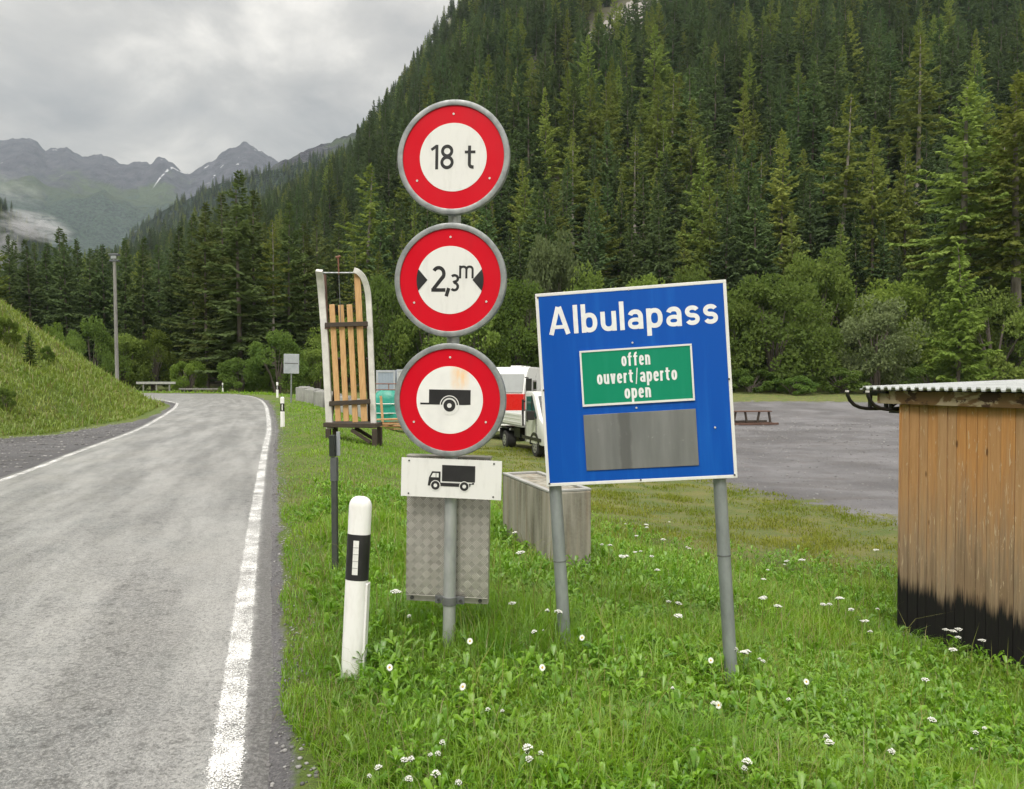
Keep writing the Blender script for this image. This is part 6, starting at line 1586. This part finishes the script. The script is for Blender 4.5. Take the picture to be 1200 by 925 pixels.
def make_daisy(H):
    st_ = MB(); st_.tube([(0, 0, 0), (.008, 0, H * .5), (0, 0, H)], [.0022, .002, .0018], 5); hd_ = MB(); n = 16; tilt = Matrix.Translation((0, 0, H)) @ Euler((R(35), 0, 0)).to_matrix().to_4x4()
    for k in range(n):
        a = k * 2 * math.pi / n; ca, sa = math.cos(a), math.sin(a)
        hd_.add([(.006 * ca, .006 * sa, 0), (.016 * ca - .0042 * sa, .016 * sa + .0042 * ca, .002), (.025 * ca, .025 * sa, .0), (.016 * ca + .0042 * sa, .016 * sa - .0042 * ca, .002)], [(0, 1, 2, 3)], tilt)
    ce = MB(); ce.add([(.0062 * math.cos(k * .6283), .0062 * math.sin(k * .6283), .001) for k in range(10)] + [(0, 0, .006)], [(k, (k + 1) % 10, 10) for k in range(10)], tilt)
    return st_, hd_, ce
prot = []
for s_, (H, r_) in enumerate(((.30, .038), (.26, .030), (.34, .045))):
    a, b = make_umbel(s_, H, r_); am = a.build('stem', stem_m); bm_ = b.build('flower_head', petal_m); prot.append((am.data, bm_.data, H)); bpy.data.objects.remove(am); bpy.data.objects.remove(bm_)
a, b, c_ = make_daisy(.2); ao, bo_, co_ = a.build('stem', stem_m), b.build('petals', petal_m), c_.build('flower_centre', flower_centre); dprot = (ao.data, bo_.data, co_.data)
for o in (ao, bo_, co_): bpy.data.objects.remove(o)
z6 = [(18, 161), (100, 188), (48, 217), (165, 160), (335, 136), (390, 138), (400, 146), (462, 128), (375, 172), (270, 195), (290, 199), (370, 220), (382, 216), (415, 230), (315, 225), (340, 231), (520, 205), (530, 209), (445, 182), (820, 245), (865, 242), (755, 272), (805, 256), (745, 300), (740, 354), (756, 352), (780, 378), (922, 373), (935, 370), (972, 355), (460, 366), (474, 370), (490, 403), (650, 508), (664, 500), (676, 512), (690, 520), (700, 515), (728, 538), (742, 540), (605, 663), (618, 672), (825, 662), (485, 628), (44, 808), (58, 816), (700, 846), (930, 765), (105, 395), (100, 450), (14, 370), (430, 272)]
z7 = [(945, 718), (965, 726), (815, 570), (860, 575), (505, 735), (520, 745), (630, 705), (455, 775), (600, 798), (715, 830), (490, 150), (505, 158), (1035, 226), (1020, 292), (570, 235), (395, 800), (515, 795), (610, 735), (645, 690)]
z8 = [(615, 12), (330, 50), (270, 57), (408, 217), (465, 195), (615, 240), (550, 285), (575, 285), (597, 325), (875, 316), (890, 320), (930, 345), (920, 312), (900, 388), (415, 720), (790, 637), (630, 765), (785, 500), (1030, 687), (985, 707), (980, 765), (115, 825), (520, 232), (1065, 365), (1020, 360)]
umb = [(600 + a / 2.535, 560 + b / 2.535) for a, b in z6] + [(300 + a / 3, 640 + b / 3) for a, b in z7] + [(840 + a / 3.244, 640 + b / 3.244) for a, b in z8]
dai = [(600 + 208 / 2.535, 560 + 470 / 2.535), (600 + 90 / 2.535, 560 + 558 / 2.535), (833, 772), (300 + 470 / 3, 640 + 420 / 3), (300 + 752 / 3, 640 + 328 / 3), (300 + 727 / 3, 640 + 487 / 3), (842, 824), (945, 797)]
gg = random.Random(5)
for k, (px, py) in enumerate(umb):
    sm, hm, H = prot[k % 3]; s = gg.uniform(.6, 1.0); X_, Y_ = ground_hit(px, py, H * s); hs = .40 if Y_ < 4.2 else .8
    t = thing('umbel_flower', 'white flat-topped wildflower on a thin stem in the verge grass' if Y_ < 5.2 else 'white flat-topped wildflower on the grass behind the sign posts', 'flower', (X_, Y_, gz(X_, Y_)), (gg.gauss(0, .08), gg.gauss(0, .08), gg.random() * 6.28), 'white umbel flowers in the near verge' if Y_ < 5.2 else 'white umbel flowers behind the sign posts'); t.scale = (s * hs, s * hs, s)
    for nm, me in (('stem', sm), ('flower_head', hm)):
        o = bpy.data.objects.new(nm, me); COL.objects.link(o); o.parent = t
for k, (px, py) in enumerate(dai):
    X_, Y_ = ground_hit(px, py, .2)
    t = thing('daisy_flower', 'white daisy with yellow centre in the verge grass', 'flower', (X_, Y_, gz(X_, Y_)), (0, 0, gg.uniform(-.5, .5)), 'daisies in the verge'); t.scale = (.64, .64, .95)
    for nm, me in zip(('stem', 'petals', 'flower_centre'), dprot):
        o = bpy.data.objects.new(nm, me); COL.objects.link(o); o.parent = t
